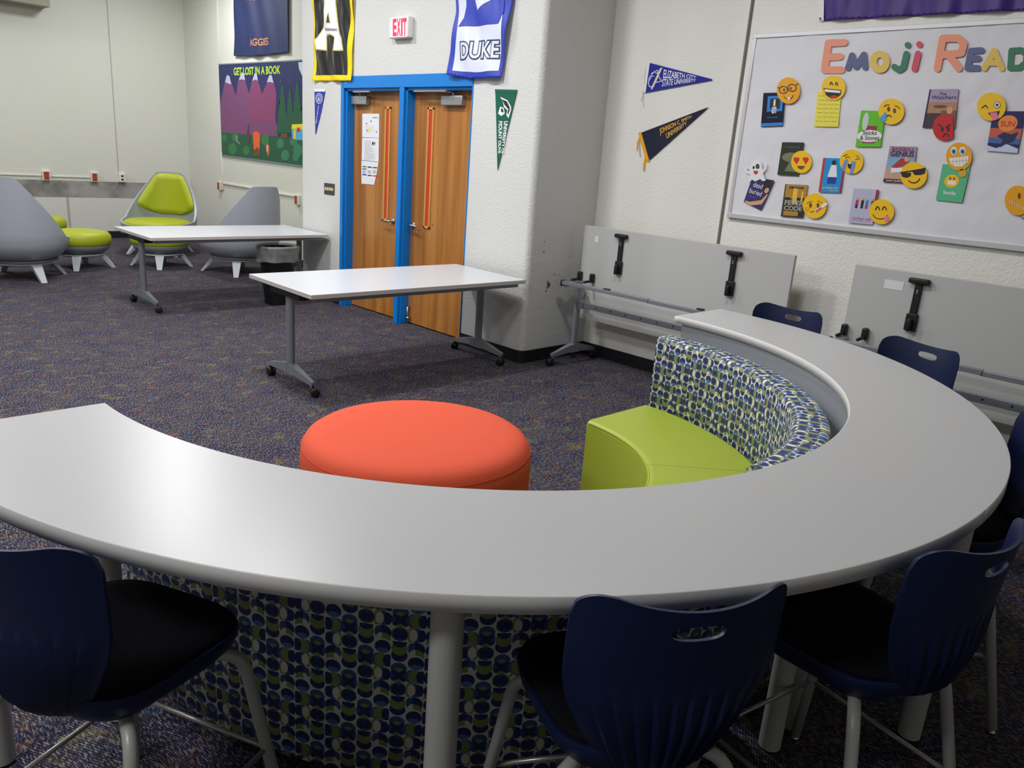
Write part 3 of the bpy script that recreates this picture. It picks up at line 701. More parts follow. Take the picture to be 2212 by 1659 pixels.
def d(S, E, P):
    S(arc(-.3, -.25, .2, 190, 330, 6, .15), .05); S(arc(.55, -.1, .2, 200, 340, 6, .15), .05); S([(-.7, -.45), (-.35, -.6)], .05); S([(.4, -.5), (.7, -.35)], .05)
    P([(-.55, -.15), (-.3, -.2), (-.55, .75), (-.85, .55)], 2, pm('tear_lavender', (116, 138, 214))); P([(.1, -.05), (.4, .0), (.1, 1.0), (-.15, .98)], 2, pm('tear_lavender', (116, 138, 214))); E(-.1, .3, .22, .3, 1, K_); E(-.1, .12, .12, .08, 2, TEETH)
emoji((830, 1035), 75, 78, YE_, 'sobbing emoji with two streams of tears', d)
def d(S, E, P):
    P([(-.98, -.18), (-.2, -.2), (-.22, .05), (-.5, .2), (-.85, .12)], 2); P([(-.1, -.28), (.9, -.6), (.85, -.15), (.5, -.02), (.08, -.02)], 2); S([(-.95, -.2), (.88, -.5)], .1); S(arc(-.0, .1, .48, 20, 140), .08, 2)
emoji((1228, 1122), 85, 84, YE_, 'emoji wearing black sunglasses near the board centre', d)
def d(S, E, P):
    for x in (-.4, .28):
        E(x, -.4, .24, .3, 1, TEETH); E(x, -.36, .17, .2, 2, SKY); E(x, -.36, .08, .1, 3, K_)
    P([(-.75, .1), (.75, -.05), (.7, .35), (.3, .68), (-.3, .7), (-.68, .45)], 1, TEETH); S([(-.72, .38), (.72, .25)], .02, 2, pm('grey_dot', (110, 110, 112)))
    for x in (-.45, -.2, .05, .3, .52): S([(x, .05), (x + .02, .6)], .02, 2, pm('grey_dot', (110, 110, 112)))
emoji((1518, 1003), 83, 90, YD, 'grinning emoji with wide blue eyes and white teeth', d)
def d(S, E, P):
    E(-.35, -.05, .12, .2, 1, BRN); E(.28, -.05, .12, .2, 1, BRN); S([(-.65, -.2), (-.4, -.35), (-.2, -.35)], .05, 2, BRN); S([(.25, -.4), (.45, -.35), (.62, -.22)], .05, 2, BRN)
    E(-.65, .25, .22, .2, 1, YD); S([(-.35, .5), (0, .42), (.15, .48)], .05); S([(.1, .45), (.95, -.15)], .22, 3, TEETH); S([(.12, .44), (.55, .15)], .12, 4, RED)
emoji((595, 1318), 76, 80, YE_, 'sick emoji with a red thermometer in its mouth', d)
def d(S, E, P):
    S(arc(-.32, -.1, .15, 190, 350, 6, .3), .09); S(arc(.22, -.1, .15, 190, 350, 6, .3), .09); S(arc(-.1, .1, .6, 20, 165, 12, .48), .06, 2); P([(.15, .48), (.45, .3), (.65, .45), (.6, .75), (.3, .8)], 3, PINK)
emoji((1023, 1355), 80, 80, YE_, 'smiling emoji licking its lips at the bottom of the board', d)
def d(S, E, P):
    E(.1, -.3, .12, .2, 1, BRN); E(.7, -.3, .12, .2, 1, BRN)
    for k in range(8): S([(-.6 + k * .17, .02 + k * .07), (-.56 + k * .17, .2 + k * .07)], .05, 3, TEETH)
    S([(-.65, .1), (.75, .6)], .07, 2, pm('zip_gold', (190, 140, 60)))
emoji((1895, 1283), 85, 95, YD, 'emoji with a zipped mouth at the photo edge', d)
a = cut(k=1.6); a.ell((1540, 1108), 26, 26, 0, pm('mustard_dot', (214, 168, 40)), base=True); a.build('emoji_cutout', 'small mustard circle under the grinning emoji', 'emoji', 'emoji faces pinned on the bulletin board')

# purple banner above the board
PUR = mat('purple_satin_banner', (60, 30, 122), .5)
a = Art('x', XR - .01, c5, off=.012, thick=.003)
a.base([(652, -220), (2100, -260), (2100, 62), (1932, 68), (1300, 100), (652, 134)], PUR)
a.build('banner', 'purple cloth banner hanging above the bulletin board', 'banner', wave=lambda u, v: .012 * math.sin(u * 22 + v * 9) + .006 * math.sin(u * 47))
ban = bpy.data.objects['banner']
a = Art('x', XR - .01, c5, off=.010, thick=.003); a.base([(632, -220), (660, -220), (655, 134), (622, 130)], WH); a.ell((634, 122), 9, 9, 1, pm('grommet', (150, 146, 140))); a.ell((634, 122), 4, 4, 2, K_)
a.build('header_strip', parent=ban)

# pennants on the right wall
e5 = lambda x, y: (1340 + x / 5.35, 90 + y / 5.35)
a = Art('x', XR, e5, off=.008, thick=.003); BLP = mat('felt_royal_blue', (40, 44, 150), .9)
a.base([(350, 247), (1068, 435), (1066, 447), (300, 592)], BLP); a.base([(322, 240), (350, 247), (300, 592), (277, 590)], WH)
a.stroke([(300, 320), (285, 430), (295, 490)], 8, 0, mat('felt_cream', (210, 196, 180), .9)); a.stroke([(280, 560), (262, 640), (246, 680)], 8, 0, mat('felt_cream', (210, 196, 180), .9)); a.stroke([(268, 560), (272, 750)], 6, 0, mat('felt_cream', (210, 196, 180), .9))
a.text('ELIZABETH CITY', (505, 425), (885, 430), (515, 322), 2, WH, .015, (890, 399)); a.text('STATE UNIVERSITY', (490, 522), (880, 463), (500, 432), 2, WH, .015, (886, 435))
CR = pm('cream', (226, 220, 190)); a.poly([(500, 300), (470, 310), (365, 545), (375, 560), (400, 520), (455, 400)], 3, CR); a.stroke([(400, 350), (345, 420), (335, 490), (350, 525), (400, 515)], 8, 2, WH); a.stroke([(370, 370), (440, 330), (440, 370), (410, 360)], 7, 2, WH); a.stroke([(420, 470), (450, 400), (490, 455), (425, 475)], 8, 2, WH); a.stroke([(345, 450), (375, 400), (400, 400)], 6, 2, WH)
a.build('pennant', 'royal blue felt pennant with white lettering on the right wall', 'pennant', 'felt pennants on the walls')
a = Art('x', XR, e5, off=.008, thick=.003); NVP = mat('felt_dark_navy', (30, 34, 56), .9); GF = mat('felt_gold', (236, 168, 30), .9)
a.base([(252, 1052), (1028, 757), (345, 1368)], NVP); a.base([(215, 1055), (250, 1048), (345, 1385), (310, 1385)], GF)
a.stroke([(232, 1100), (205, 1170), (200, 1255)], 12, 0, GF); a.stroke([(236, 1120), (228, 1210), (237, 1330)], 7, 0, mat('felt_shade_ribbon', (150, 130, 110), .9)); a.stroke([(300, 1330), (285, 1400), (278, 1485)], 18, 0, GF)
a.text('JOHNSON C. SMITH', (472, 1090), (836, 888), (460, 1005), 2, GOLD, .02, (830, 850)); a.text('UNIVERSITY', (548, 1125), (782, 958), (534, 1062), 2, GOLD, .02, (776, 922))
a.build('pennant', 'dark navy felt pennant with gold lettering tilted upward', 'pennant', 'felt pennants on the walls')

# ---- door wall: banners, pennants, exit sign, switch plate, papers
c3 = lambda x, y: (640 + x / 3.687, y / 3.687)
fold = lambda u, v: .010 * math.sin(u * 26 + v * 7) + .008 * math.sin(v * 15 + u * 11)
BB = mat('black_nylon', (26, 26, 28), .32); YB = mat('yellow_nylon', (240, 212, 0), .5)
a = Art('x', XD, c3, off=.022, thick=.002)
a.base([(140, -700), (470, -700), (474, 0), (462, 400), (456, 645), (150, 645), (150, 300), (148, 0)], YB)
a.poly([(166, -600), (440, -600), (443, 0), (432, 350), (424, 598), (168, 600), (170, 300), (168, 0)], 1, BB)
A_out = [(240, -130), (330, -130), (330, 40), (345, 130), (375, 270), (396, 310), (400, 408), (312, 408), (322, 300), (300, 283), (265, 283), (255, 300), (262, 408), (180, 402), (170, 318), (195, 300), (225, 220), (245, 90), (250, 40)]
a.poly(A_out, 2, pm('gold_line', (196, 190, 90)))
def shrink(P, k, c=(285, 200)): return [(c[0] + (x - c[0]) * k, c[1] + (y - c[1]) * k) for x, y in P]
A_in = [(246, -124), (324, -124), (322, 40), (338, 132), (368, 274), (390, 314), (394, 400), (320, 400), (326, 292), (302, 275), (262, 275), (248, 296), (255, 398), (186, 396), (177, 322), (200, 306), (232, 222), (251, 92), (257, 40)]
a.poly(A_in, 3, WH); a.poly([(288, 100), (305, 190), (270, 190)], 4, pm('gold_line', (196, 190, 90))); a.poly([(288, 118), (299, 185), (277, 185)], 5, BB)
a.text('Mountaineers', (242, 250), (348, 252), (242, 222), 4, K_)
a.build('banner', 'black banner with yellow border and big white letter A left of the exit sign', 'banner', wave=fold)
DK = mat('royal_blue_nylon', (36, 58, 176), .5); DW = mat('white_nylon', (214, 220, 236), .4)
a = Art('x', XD, c3, off=.03, thick=.002)
a.base([(1250, -600), (1770, -600), (1748, 0), (1700, 300), (1655, 625), (1420, 632), (1226, 600), (1262, 400), (1290, 100), (1285, 0)], DK)
a.poly([(1330, -500), (1700, -500), (1690, 0), (1660, 330), (1640, 568), (1460, 582), (1280, 568), (1305, 300), (1318, 100), (1316, 0)], 1, DW)
a.poly([(1395, -200), (1690, -200), (1688, 100), (1640, 195), (1500, 212), (1318, 218), (1370, 150), (1390, 60)], 2, DK)
a.poly([(1440, -80), (1560, -60), (1590, 0), (1480, 90)], 3, DW)
a.text('DUKE', (1330, 488), (1645, 478), (1335, 336), 2, NAVY, .07); a.text('DUKE', (1341, 477), (1637, 467), (1346, 347), 3, DW, .018)
a.build('banner', 'white and royal blue banner with four block letters right of the exit sign', 'banner', wave=lambda u, v: fold(u, v) + .01 * max(0, -v))
a = Art('x', XD, c3, off=.006, thick=.002); a.base([(150, 730), (234, 730), (200, 900), (157, 1075)], ROYAL); a.base([(148, 708), (236, 711), (234, 732), (150, 730)], WH)
a.ell((188, 785), 27, 42, 2, WH); a.ell((188, 785), 23, 37, 3, ROYAL); a.ell((188, 785), 17, 28, 4, WH); a.ell((188, 785), 14, 24, 5, ROYAL); a.text('A', (180, 805), (197, 805), (180, 770), 6, WH, .03)
a.text('University of today', (190, 845), (170, 985), (180, 842), 3, WH, .02)
a.build('pennant', 'small royal blue pennant hanging left of the blue door frame', 'pennant', 'felt pennants on the walls')
GP = mat('felt_forest_green', (16, 92, 70), .9)
a = Art('x', XD, c3, off=.006, thick=.003); a.base([(1587, 712), (1765, 716), (1758, 748), (1608, 1360), (1600, 1000), (1592, 742)], GP); a.poly([(1590, 738), (1760, 742), (1760, 748), (1590, 744)], 1, pm('green_stitch', (20, 70, 56)))
a.poly([(1632, 772), (1690, 800), (1718, 850), (1718, 880), (1698, 942), (1680, 915), (1690, 880), (1660, 850), (1655, 812)], 2, WH)
a.poly([(1642, 790), (1685, 808), (1708, 855), (1708, 882), (1695, 915), (1690, 905), (1696, 870), (1668, 838), (1655, 808)], 3, K_)
a.poly([(1632, 850), (1660, 860), (1668, 905), (1640, 925), (1615, 905)], 2, WH); a.poly([(1640, 862), (1655, 870), (1660, 898), (1638, 890)], 3, K_)
a.text('UNIVERSITY OF', (1662, 965), (1640, 1228), (1695, 968), 2, WH, .03, (1655, 1228)); a.text('MOUNT OLIVE', (1618, 965), (1616, 1222), (1652, 968), 2, WH, .03, (1634, 1222))
a.build('pennant', 'forest green pennant pointing down right of the double doors', 'pennant', 'felt pennants on the walls')

ex = thing('exit_sign', 'white wall box with glowing red EXIT letters above the doors', 'exit sign', (XD, 6.145, 2.60))
b = MB(); b.box((-.065, -.148, 0), (0, .135, .172), bev=.01); b.build('housing', mat('exit_housing', (226, 224, 224), .5), ex)
MF = mat('exit_face_glow', (250, 210, 214), .5, emit=((255, 150, 160), .35)); ME_ = mat('exit_letters_glow', (255, 30, 50), .5, emit=((255, 20, 44), 1.6))
a = Art('x', XD - .0655, c3, off=.0003, thick=.0008); a.base([(765, 140), (885, 130), (885, 292), (765, 298)], MF)
for (x0, x1, ch) in ((770, 800, 'E'), (802, 832, 'X'), (836, 848, 'I'), (850, 880, 'T')): a.text(ch, (x0, 290), (x1, 286), (x0, 152 - (x0 - 770) * .08), 1, ME_, .04)
a.build('sign_face', parent=ex)
a = Art('x', XD, c3, off=.0, thick=.006); a.base([(226, 1456), (307, 1466), (305, 1556), (226, 1545)], mat('dark_steel_plate', (82, 82, 78), .4, .5))
sw = a.build('switch_plate', 'dark steel switch plate with four toggles left of the door frame', 'switch')
for i in range(4):
    a = Art('x', XD, c3, off=.006, thick=.012); x = 240 + i * 17; a.base([(x, 1490 + i * 2), (x + 8, 1491 + i * 2), (x + 8, 1515 + i * 2), (x, 1514 + i * 2)], mat('ivory_toggle', (222, 210, 170), .5))
    a.build('toggle', parent=sw)
XP = XD + .109
def sheet(q, desc, deco):
    a = Art('x', XP, c3, off=.001, thick=.001); a.base(q, M_PAPER); deco(a)
    return a.build('paper_sheet', desc, 'paper', 'sheets taped to the left door')
GR_ = pm('ink_grey', (150, 150, 158)); 
def d(a):
    a.text('Evacuation Plan', (610, 940), (650, 942), (610, 930), 1, K_, .02)
    for p in ((597, 965), (562, 985), (568, 1040), (640, 1050)): a.ell(p, 4, 6, 1, K_)
    a.ell((578, 1035), 8, 14, 1, pm('highlighter', (240, 230, 60)))
    for r in range(5): a.stroke([(560 + r * 14, 1000), (560 + r * 14, 1060)], 1.0, 1, GR_, caps=False)
sheet([(527, 905), (661, 906), (660, 1098), (526, 1093)], 'white floor plan sheet taped highest on the left door', d)
def d(a):
    for r in range(22):
        y = 1120 + r * 7.2; a.stroke([(545, y), (545 + random.uniform(40, 95), y + 2)], 1.3, 1, GR_, caps=False)
    a.ell((612, 1142), 6, 14, 1, K_); a.ell((626, 1142), 4, 12, 1, K_)
sheet([(526, 1098), (659, 1100), (657, 1288), (522, 1275)], 'white sheet of small print in the middle of the left door papers', d)
def d(a):
    for (x, y, c) in ((528, 1322, pm('tab_green', (60, 120, 90))), (570, 1326, NAVY), (612, 1330, NAVY), (528, 1340, pm('tab_green', (60, 120, 90))), (528, 1386, ROYAL), (570, 1392, pm('tab_maroon', (100, 50, 56))), (612, 1396, RED)):
        a.poly([(x, y), (x + 34, y + 2), (x + 34, y + 11), (x, y + 9)], 1, c)
    for r in range(9):
        for cx in (528, 570, 612): a.stroke([(cx, 1356 + r * 3), (cx + 26, 1357 + r * 3)], .9, 1, GR_, caps=False)
sheet([(520, 1279), (656, 1292), (640, 1390), (620, 1472), (520, 1462)], 'lowest door sheet with coloured tabs and a curling corner', d)

# ---- mural wall: mural board, navy banner, outlets
c2 = lambda x, y: (440 + x / 4.367, y / 4.367)
a = Art('x', XM, c2, off=.012, thick=.004)
MN = pm('mural_navy', (30, 40, 92)); PU1 = pm('mural_plum', (118, 66, 110)); PU2 = pm('mural_magenta', (130, 60, 104)); MG = pm('mural_green', (24, 84, 56)); MG2 = pm('mural_green_light', (44, 116, 62)); MG3 = pm('mural_teal_green', (50, 120, 92)); SN = pm('mural_snow', (188, 184, 214))
# the part past the door block edge is hidden by it but the board goes on
a.base([(150, 612), (1120, 566), (1120, 1590), (182, 1460)], MN)
a.poly([(175, 1250), (690, 1290), (930, 1300), (1120, 1310), (1120, 1590), (182, 1455)], 1, MG)
a.poly([(165, 985), (205, 800), (235, 705), (268, 760), (315, 905), (335, 770), (375, 680), (405, 770), (440, 885), (465, 770), (500, 690), (525, 760), (563, 885), (610, 780), (645, 705), (675, 780), (700, 880), (690, 1130), (705, 1200), (710, 1288), (440, 1270), (178, 1250)], 2, PU1)
a.poly([(440, 890), (470, 785), (515, 770), (563, 890), (612, 785), (680, 790), (697, 900), (688, 1150), (450, 1170), (438, 1000)], 3, PU2)
for P_ in ([(213, 775), (232, 708), (256, 720), (272, 798), (245, 790)], [(343, 755), (372, 680), (392, 700), (404, 758), (372, 750)], [(470, 765), (494, 690), (514, 700), (524, 762), (500, 752)], [(608, 778), (632, 710), (655, 712), (671, 784), (640, 775)]): a.poly(P_, 4, SN)
a.text('GET LOST IN A BOOK', (296, 714), (738, 700), (294, 640), 5, pm('mural_lime', (176, 214, 70)), .03)
for (x, y0, y1, w) in ((755, 785, 1255, 62), (895, 755, 1260, 60), (825, 820, 1255, 50), (975, 740, 1270, 70)):
    pts = []; n = 6
    for k in range(n + 1):
        t = k / n; pts.append((x - w * (.15 + .85 * t), y0 + (y1 - y0) * t)); 
        if k < n: pts.append((x - w * (.05 + .85 * t), y0 + (y1 - y0) * (t + .02)))
    pts2 = [(2 * x - p[0], p[1]) for p in pts[::-1]]
    a.poly(pts + pts2, 3 if x != 825 else 2.5, MG)
a.poly([(742, 1258), (800, 1260), (806, 1300), (738, 1298)], 4, BRN)
for (x, y, r) in ((205, 1300, 26), (310, 1295, 32), (285, 1405, 40), (412, 1420, 32), (590, 1320, 38), (735, 1355, 34), (780, 1465, 38), (860, 1330, 34), (900, 1420, 44), (880, 1480, 30)): a.ell((x, y), r, r * 1.35, 2, MG3 if x > 700 else MG2)
a.poly([(475, 1262), (495, 1240), (530, 1245), (545, 1275), (540, 1420), (485, 1410)], 4, pm('mural_orange', (226, 92, 44))); a.poly([(475, 1470), (495, 1420), (512, 1385), (535, 1405), (552, 1475)], 5, BRN)
a.poly([(425, 1190), (440, 1165), (448, 1345), (425, 1358), (418, 1250)], 4, pm('mural_bark', (84, 54, 56)))
a.poly([(600, 1370), (612, 1345), (635, 1385), (632, 1460), (615, 1475), (604, 1420)], 4, pm('mural_rust', (190, 96, 50))); a.poly([(608, 1375), (618, 1370), (614, 1440), (608, 1420)], 5, WH)
a.stroke([(322, 1280), (320, 1320), (335, 1340), (350, 1358)], 9, 4, GR_)
a.poly([(842, 1215), (845, 1175), (935, 1170), (1010, 1180), (1015, 1240), (842, 1215)], 4, pm('mural_yellow', (232, 208, 30))); a.poly([(842, 1215), (1015, 1225), (1015, 1330), (870, 1318), (846, 1300)], 4.5, pm('mural_sky', (90, 164, 206))); a.poly([(862, 1225), (880, 1225), (880, 1312), (864, 1312)], 5, pm('mural_yellow', (232, 208, 30))); a.poly([(893, 1205), (922, 1205), (922, 1245), (893, 1245)], 6, RED)
a.poly([(905, 590), (1000, 585), (990, 720), (940, 715), (912, 650)], 4, pm('mural_moon', (190, 208, 220)))
for k in range(26): a.ell((random.uniform(165, 900), random.uniform(625, 780)), 2.2, 2.2, 1.5, SN, n=6)
mural = a.build('mural_board', 'painted board of purple mountains, trees and a campfire on the back wall', 'mural')
a = Art('x', XM, c2, off=.0, thick=.02); GM = pm('mural_frame', (120, 134, 140))
a.base([(150, 604), (1120, 553), (1120, 568), (150, 614)], GM); a.base([(182, 1458), (1120, 1588), (1120, 1600), (182, 1470)], GM); a.build('frame', parent=mural)
NB = mat('navy_satin_banner', (24, 38, 84), .6); BZ = pm('bronze_text', (196, 134, 84))
a = Art('x', XM, c2, off=.03, thick=.003)
a.base([(300, -600), (815, -600), (818, 0), (822, 500), (700, 515), (500, 535), (302, 530), (312, 350), (308, 0)], NB)
a.text('AGGIES', (456, 440), (640, 428), (456, 372), 1, BZ, .02); a.text('HOWL', (432, 10), (615, 2), (432, -70), 1, BZ, .02)
a.build('banner', 'navy satin banner with bronze lettering above the painted mural', 'banner', wave=lambda u, v: .010 * math.sin(u * 13 + v * 4) + .006 * math.sin(v * 6 + u * 17))

M_ORO = mat('orange_red_outlet', (168, 72, 44), .5)
def outlet(wall, p, hw, hh, face, desc, d=.045, grey=False):
    r = thing('wall_outlet', desc, 'outlet', p, 0, 'power outlets on surface boxes')
    b = MB()
    if wall == 'x': b.box((-d, -hw, -hh), (0, hw, hh), bev=.004)
    else: b.box((-hw, -d, -hh), (hw, 0, hh), bev=.004)
    b.build('back_box', M_OFFW, r)
    b = MB()
    if wall == 'x': b.box((-d - .004, -hw * .72, -hh * .82), (-d, hw * .72, hh * .82), bev=.002)
    else: b.box((-hw * .72, -d - .004, -hh * .82), (hw * .72, -d, hh * .82), bev=.002)
    k = b.build('face_plate', face, r)
    for s in (-1, 1):
        b = MB()
        if wall == 'x': b.box((-d - .006, -.016, s * hh * .38 - .014), (-d - .0035, .016, s * hh * .38 + .014), bev=.001)
        else: b.box((-.016, -d - .006, s * hh * .38 - .014), (.016, -d - .0035, s * hh * .38 + .014), bev=.001)
        b.build('socket', mat('socket_face', (126, 60, 44), .5) if not face == M_OFFW else M_BLK, k)
o1 = outlet('y', (3.385, YF, .915), .05, .07, M_ORO, 'orange outlet on the far wall, left one of the pair')
outlet('y', (4.035, YF, .915), .05, .07, M_ORO, 'orange outlet on the far wall beside the cream socket')
outlet('y', (4.43, YF, .920), .05, .068, M_OFFW, 'cream socket box on the far wall left of the lime chair')
outlet('x', (XM, 12.0, .91), .045, .065, M_ORO, 'orange outlet on the mural wall nearest the room corner')
outlet('x', (XM, 10.37, .915), .045, .065, M_ORO, 'orange outlet on the mural wall beside the grey chair back')
outlet('x', (XM, 9.66, .90), .045, .065, M_ORO, 'orange outlet on the mural wall next to the door block')
def race(boxes, desc, m=M_OFFW):
    b = MB()
    for (p, q) in boxes: b.box(p, q, bev=.002)
    return tag(b.build('wall_raceway', m, autosm=30), desc, 'cable channel')
race([((-6, YF - .014, .905), (3.33, YF, .925))], 'thin cable channel on the far wall left of the outlets')
race([((3.44, YF - .014, .900), (3.98, YF, .920))], 'short cable channel between the two orange outlets')
race([((XM - .02, 11.90, .86), (XM, 11.94, 1.41))], 'short white vertical cable channel below the mural corner')
race([((XM - .02, 11.90, 2.64), (XM, 11.925, CEIL))], 'white vertical cable channel rising above the mural')
race([((XM - .02, 10.45, .945), (XM, 11.9, .97))], 'white cable channel under the mural, the longer one')
race([((XM - .02, 9.72, .93), (XM, 10.29, .955))], 'white cable channel under the mural, next to the door block')

# ------------------------------------------------------------------ white flip-top tables
def caster(par, x, y, ang=0.0, r=.032):
    M = Matrix.Translation((x, y, 0)) @ Matrix.Rotation(ang, 4, 'Z')
    b = MB()
    for s in (-1, 1): b.lathe([(0, -.011), (r * .8, -.011), (r, -.007), (r, .007), (r * .8, .011), (0, .011)], M=M @ Matrix.Translation((.012, s * .015, r)) @ Matrix.Rotation(PI / 2, 4, 'X'), seg=20)
    b.box((-.016, -.012, r), (.022, .012, r + .034), bev=.006, M=M); b.tube([M @ Vector((0, 0, r + .03)), M @ Vector((0, 0, r + .06))], .008, seg=8)
    return b.build('caster', M_BLK, par)
def foot_arm(b, x0, y0, y1, z_hub, z_tip, hw=.022, mi=0):
    """tapering arm from the column to a caster along y"""
    s = 1 if y1 > y0 else -1
    sec = [(y0, z_hub - .035, z_hub + .04, hw * 1.15), (y0 + (y1 - y0) * .25, z_hub - .03, z_hub + .028, hw), (y1 - s * .012, z_tip - .008, z_tip + .022, hw * .62), (y1, z_tip - .03, z_tip + .018, hw * .55)]
    rings = [[b.bm.verts.new((x0 + sx * w, y, z)) for sx, z in ((-1, z0), (1, z0), (1, z1), (-1, z1))] for (y, z0, z1, w) in sec]
    for i in range(3):
        for k in range(4): f = b.bm.faces.new((rings[i][k], rings[i][(k + 1) % 4], rings[i + 1][(k + 1) % 4], rings[i + 1][k])); f.material_index = mi
    b.bm.faces.new(rings[0]); b.bm.faces.new(rings[-1][::-1])
def oval_tube(b, p0, p1, rx, ry, seg=24):
    A = [b.bm.verts.new((p0[0] + rx * math.cos(2 * PI * k / seg), p0[1] + ry * math.sin(2 * PI * k / seg), p0[2])) for k in range(seg)]
    B = [b.bm.verts.new((p1[0] + rx * math.cos(2 * PI * k / seg), p1[1] + ry * math.sin(2 * PI * k / seg), p1[2])) for k in range(seg)]
    for k in range(seg): f = b.bm.faces.new((A[k], A[(k + 1) % seg], B[(k + 1) % seg], B[k])); f.smooth = True
    b.bm.faces.new(A[::-1]); b.bm.faces.new(B)
def flat_table(loc, rz, w, d, label):
    t = thing('folding_table', label, 'table', loc, rz, 'white tables standing open')
    H = .725
    b = MB(); b.box((-w / 2, -d / 2, H - .03), (w / 2, d / 2, H), bev=.0025)
    for f in b.bm.faces: f.material_index = 0 if f.normal.z > .7 else (2 if f.normal.z < -.7 else 1)
    b.build('tabletop', [M_TOPW, M_TOPWE, M_UNDER], t)
    b = MB(); b.box((-w / 2 + .05, -d / 2 + .035, H - .060), (w / 2 - .05, -d / 2 + .08, H - .0305), bev=.003); b.build('beam', M_SILV, t)
    b = MB(); b.box((-w / 2 + .05, d / 2 - .08, H - .060), (w / 2 - .05, d / 2 - .035, H - .0305), bev=.003); b.build('beam', M_SILV, t)
    for s in (-1, 1):
        x = s * (w / 2 - .085)
        b = MB(); oval_tube(b, (x, 0, .09), (x, 0, H - .06), .027, .036); lg = b.build('leg', M_SILV, t, autosm=40)
        b = MB(); foot_arm(b, x, -.02, -.312, .125, .085); foot_arm(b, x, .02, .312, .125, .085); b.build('foot', M_SILV, lg, autosm=30)
        caster(t, x, -.312, .7 + s); caster(t, x, .312, -.5 + s)
        b = MB(); b.box((x - .045, -.21, H - .085), (x + .045, .21, H - .0305), bev=.01); b.build('leg_bracket', M_BLK, t)
        xx = s * (w / 2 - .40); b = MB(); b.box((xx - .06, -.345, H - .05), (xx + .06, -.31, H - .0305), bev=.006); b.box((xx - .018, -.33, H - .048), (xx + .018, -.19, H - .0305), bev=.004); b.box((xx - .024, -.2, H - .07), (xx + .024, -.1, H - .0305), bev=.004); b.build('latch', M_BLK, t)
    return t
flat_table((3.51, 4.755, 0), math.radians(-1.6), 1.89, .885, 'white rectangular table on casters, nearer of the two, in front of the doors')
flat_table((3.60, 7.79, 0), math.radians(0), 1.84, .93, 'white rectangular table on casters, farther one, by the lime chairs')

# ------------------------------------------------------------------ flipped tables stored along the right wall
def flipped(yl, label):
    t = thing('flipped_table', label, 'table', (5.0, yl - .915, 0), 0, 'tables flipped upright along the right wall')
    w = 1.85; h = w / 2
    b = MB(); b.box((.10, -h - .02, .37), (.13, h, 1.15), bev=.002)
    for f in b.bm.faces: f.material_index = 0 if f.normal.x < -.7 else 1
    b.build('tabletop', [M_UNDER, M_TOPWE], t)
    for s in (-1, 1):
        y = s * (h - .09)
        b = MB(); oval_tube(b, (-.005, y, .09), (-.005, y, .66), .034, .021); lg = b.build('leg', M_SILV, t, autosm=40)
        b = MB(); foot_arm(b, 0, -.02, -.275, .125, .085); foot_arm(b, 0, .02, .27, .125, .085)
        Mr = Matrix.Translation((-.005, y, 0)) @ Matrix.Rotation(-PI / 2, 4, 'Z')
        for v in b.bm.verts: v.co = Mr @ v.co
        b.build('foot', M_SILV, lg, autosm=30)
        caster(t, -.28, y, 1.5); caster(t, .265, y, 1.2)
        b = MB(); b.box((-.155, y - .028 + s * .05, .655), (.06, y + .028 + s * .05, .69), bev=.006); b.box((-.165, y + s * .078 - .014, .655), (-.10, y + s * .078 + .014, .70), bev=.006)
        b.build('top_arm', M_SILV, t)
        b = MB()
        for yy in (y + s * .075, y - s * .06):
            b = MB(); b.tube([(-.02, yy, .70), (.05, yy, .702), (.09, yy, .71)], .011, seg=10); b.box((.06, yy - .018, .69), (.10, yy + .018, .765), bev=.009)
            b.build('hinge', M_BLK, t)
    b = MB(); b.box((-.165, .02, .672), (-.125, h - .03, .702), bev=.003); b.box((-.160, -h + .03, .668), (-.13, .03, .698), bev=.003); b.build('beam', M_SILV, t)
    for bx in (((-.168, h - .035, .662), (-.12, h - .018, .708)), ((-.168, -h + .018, .662), (-.12, -h + .035, .708)), ((-.165, .402, .7015), (-.13, .458, .712)), ((-.165, -.458, .7015), (-.13, -.402, .712))):
        b = MB(); b.box(bx[0], bx[1], bev=.004); b.build('beam_cap', M_BLK, t)
    b = MB(); b.box((-.012, -h + .1, .482), (.012, h - .1, .528), bev=.003); b.box((-.02, h - .16, .475), (.02, h - .11, .535), bev=.003)
    k = b.build('perforated_rail', M_SILV, t)
    for i in range(-5, 6): b = MB(); b.lathe([(0, 0), (.0065, 0), (.0065, .001), (0, .001)], M=Matrix.Translation((-.0125, i * .152 + .02, .507)) @ Matrix.Rotation(-PI / 2, 4, 'Y'), seg=12); b.build('hole', M_BLK, k)
    for yy in (.52, -.50):
        b = MB(); b.box((.065, yy - .06, 1.09), (.10, yy + .06, 1.122), bev=.008); b.box((.082, yy - .021, .90), (.10, yy + .021, 1.10), bev=.004)
        b.box((.078, yy - .034, .80), (.10, yy + .034, .905), bev=.005); b.box((.045, yy - .012, .80), (.085, yy + .014, .875), bev=.007, M=Matrix.Translation((0, .0, 0)))
        k = b.build('latch', M_BLK, t)
        b = MB(); b.box((.0795, yy - .004, 1.03), (.083, yy + .004, 1.055)); b.build('slot', M_ALU, k)
    return t
f1 = flipped(4.28, 'grey upright flipped table in the corner beside the column')
f2 = flipped(2.0, 'grey upright flipped table under the bulletin board, cut off by the photo edge')
b = MB(); b.box((.098, .765, 1.025), (.1, .80, 1.075)); b.build('sticker', M_PAPER, f1)
b = MB(); b.box((.098, .61, 1.03), (.1, .725, 1.085)); b.build('sticker', M_PAPER, f2)

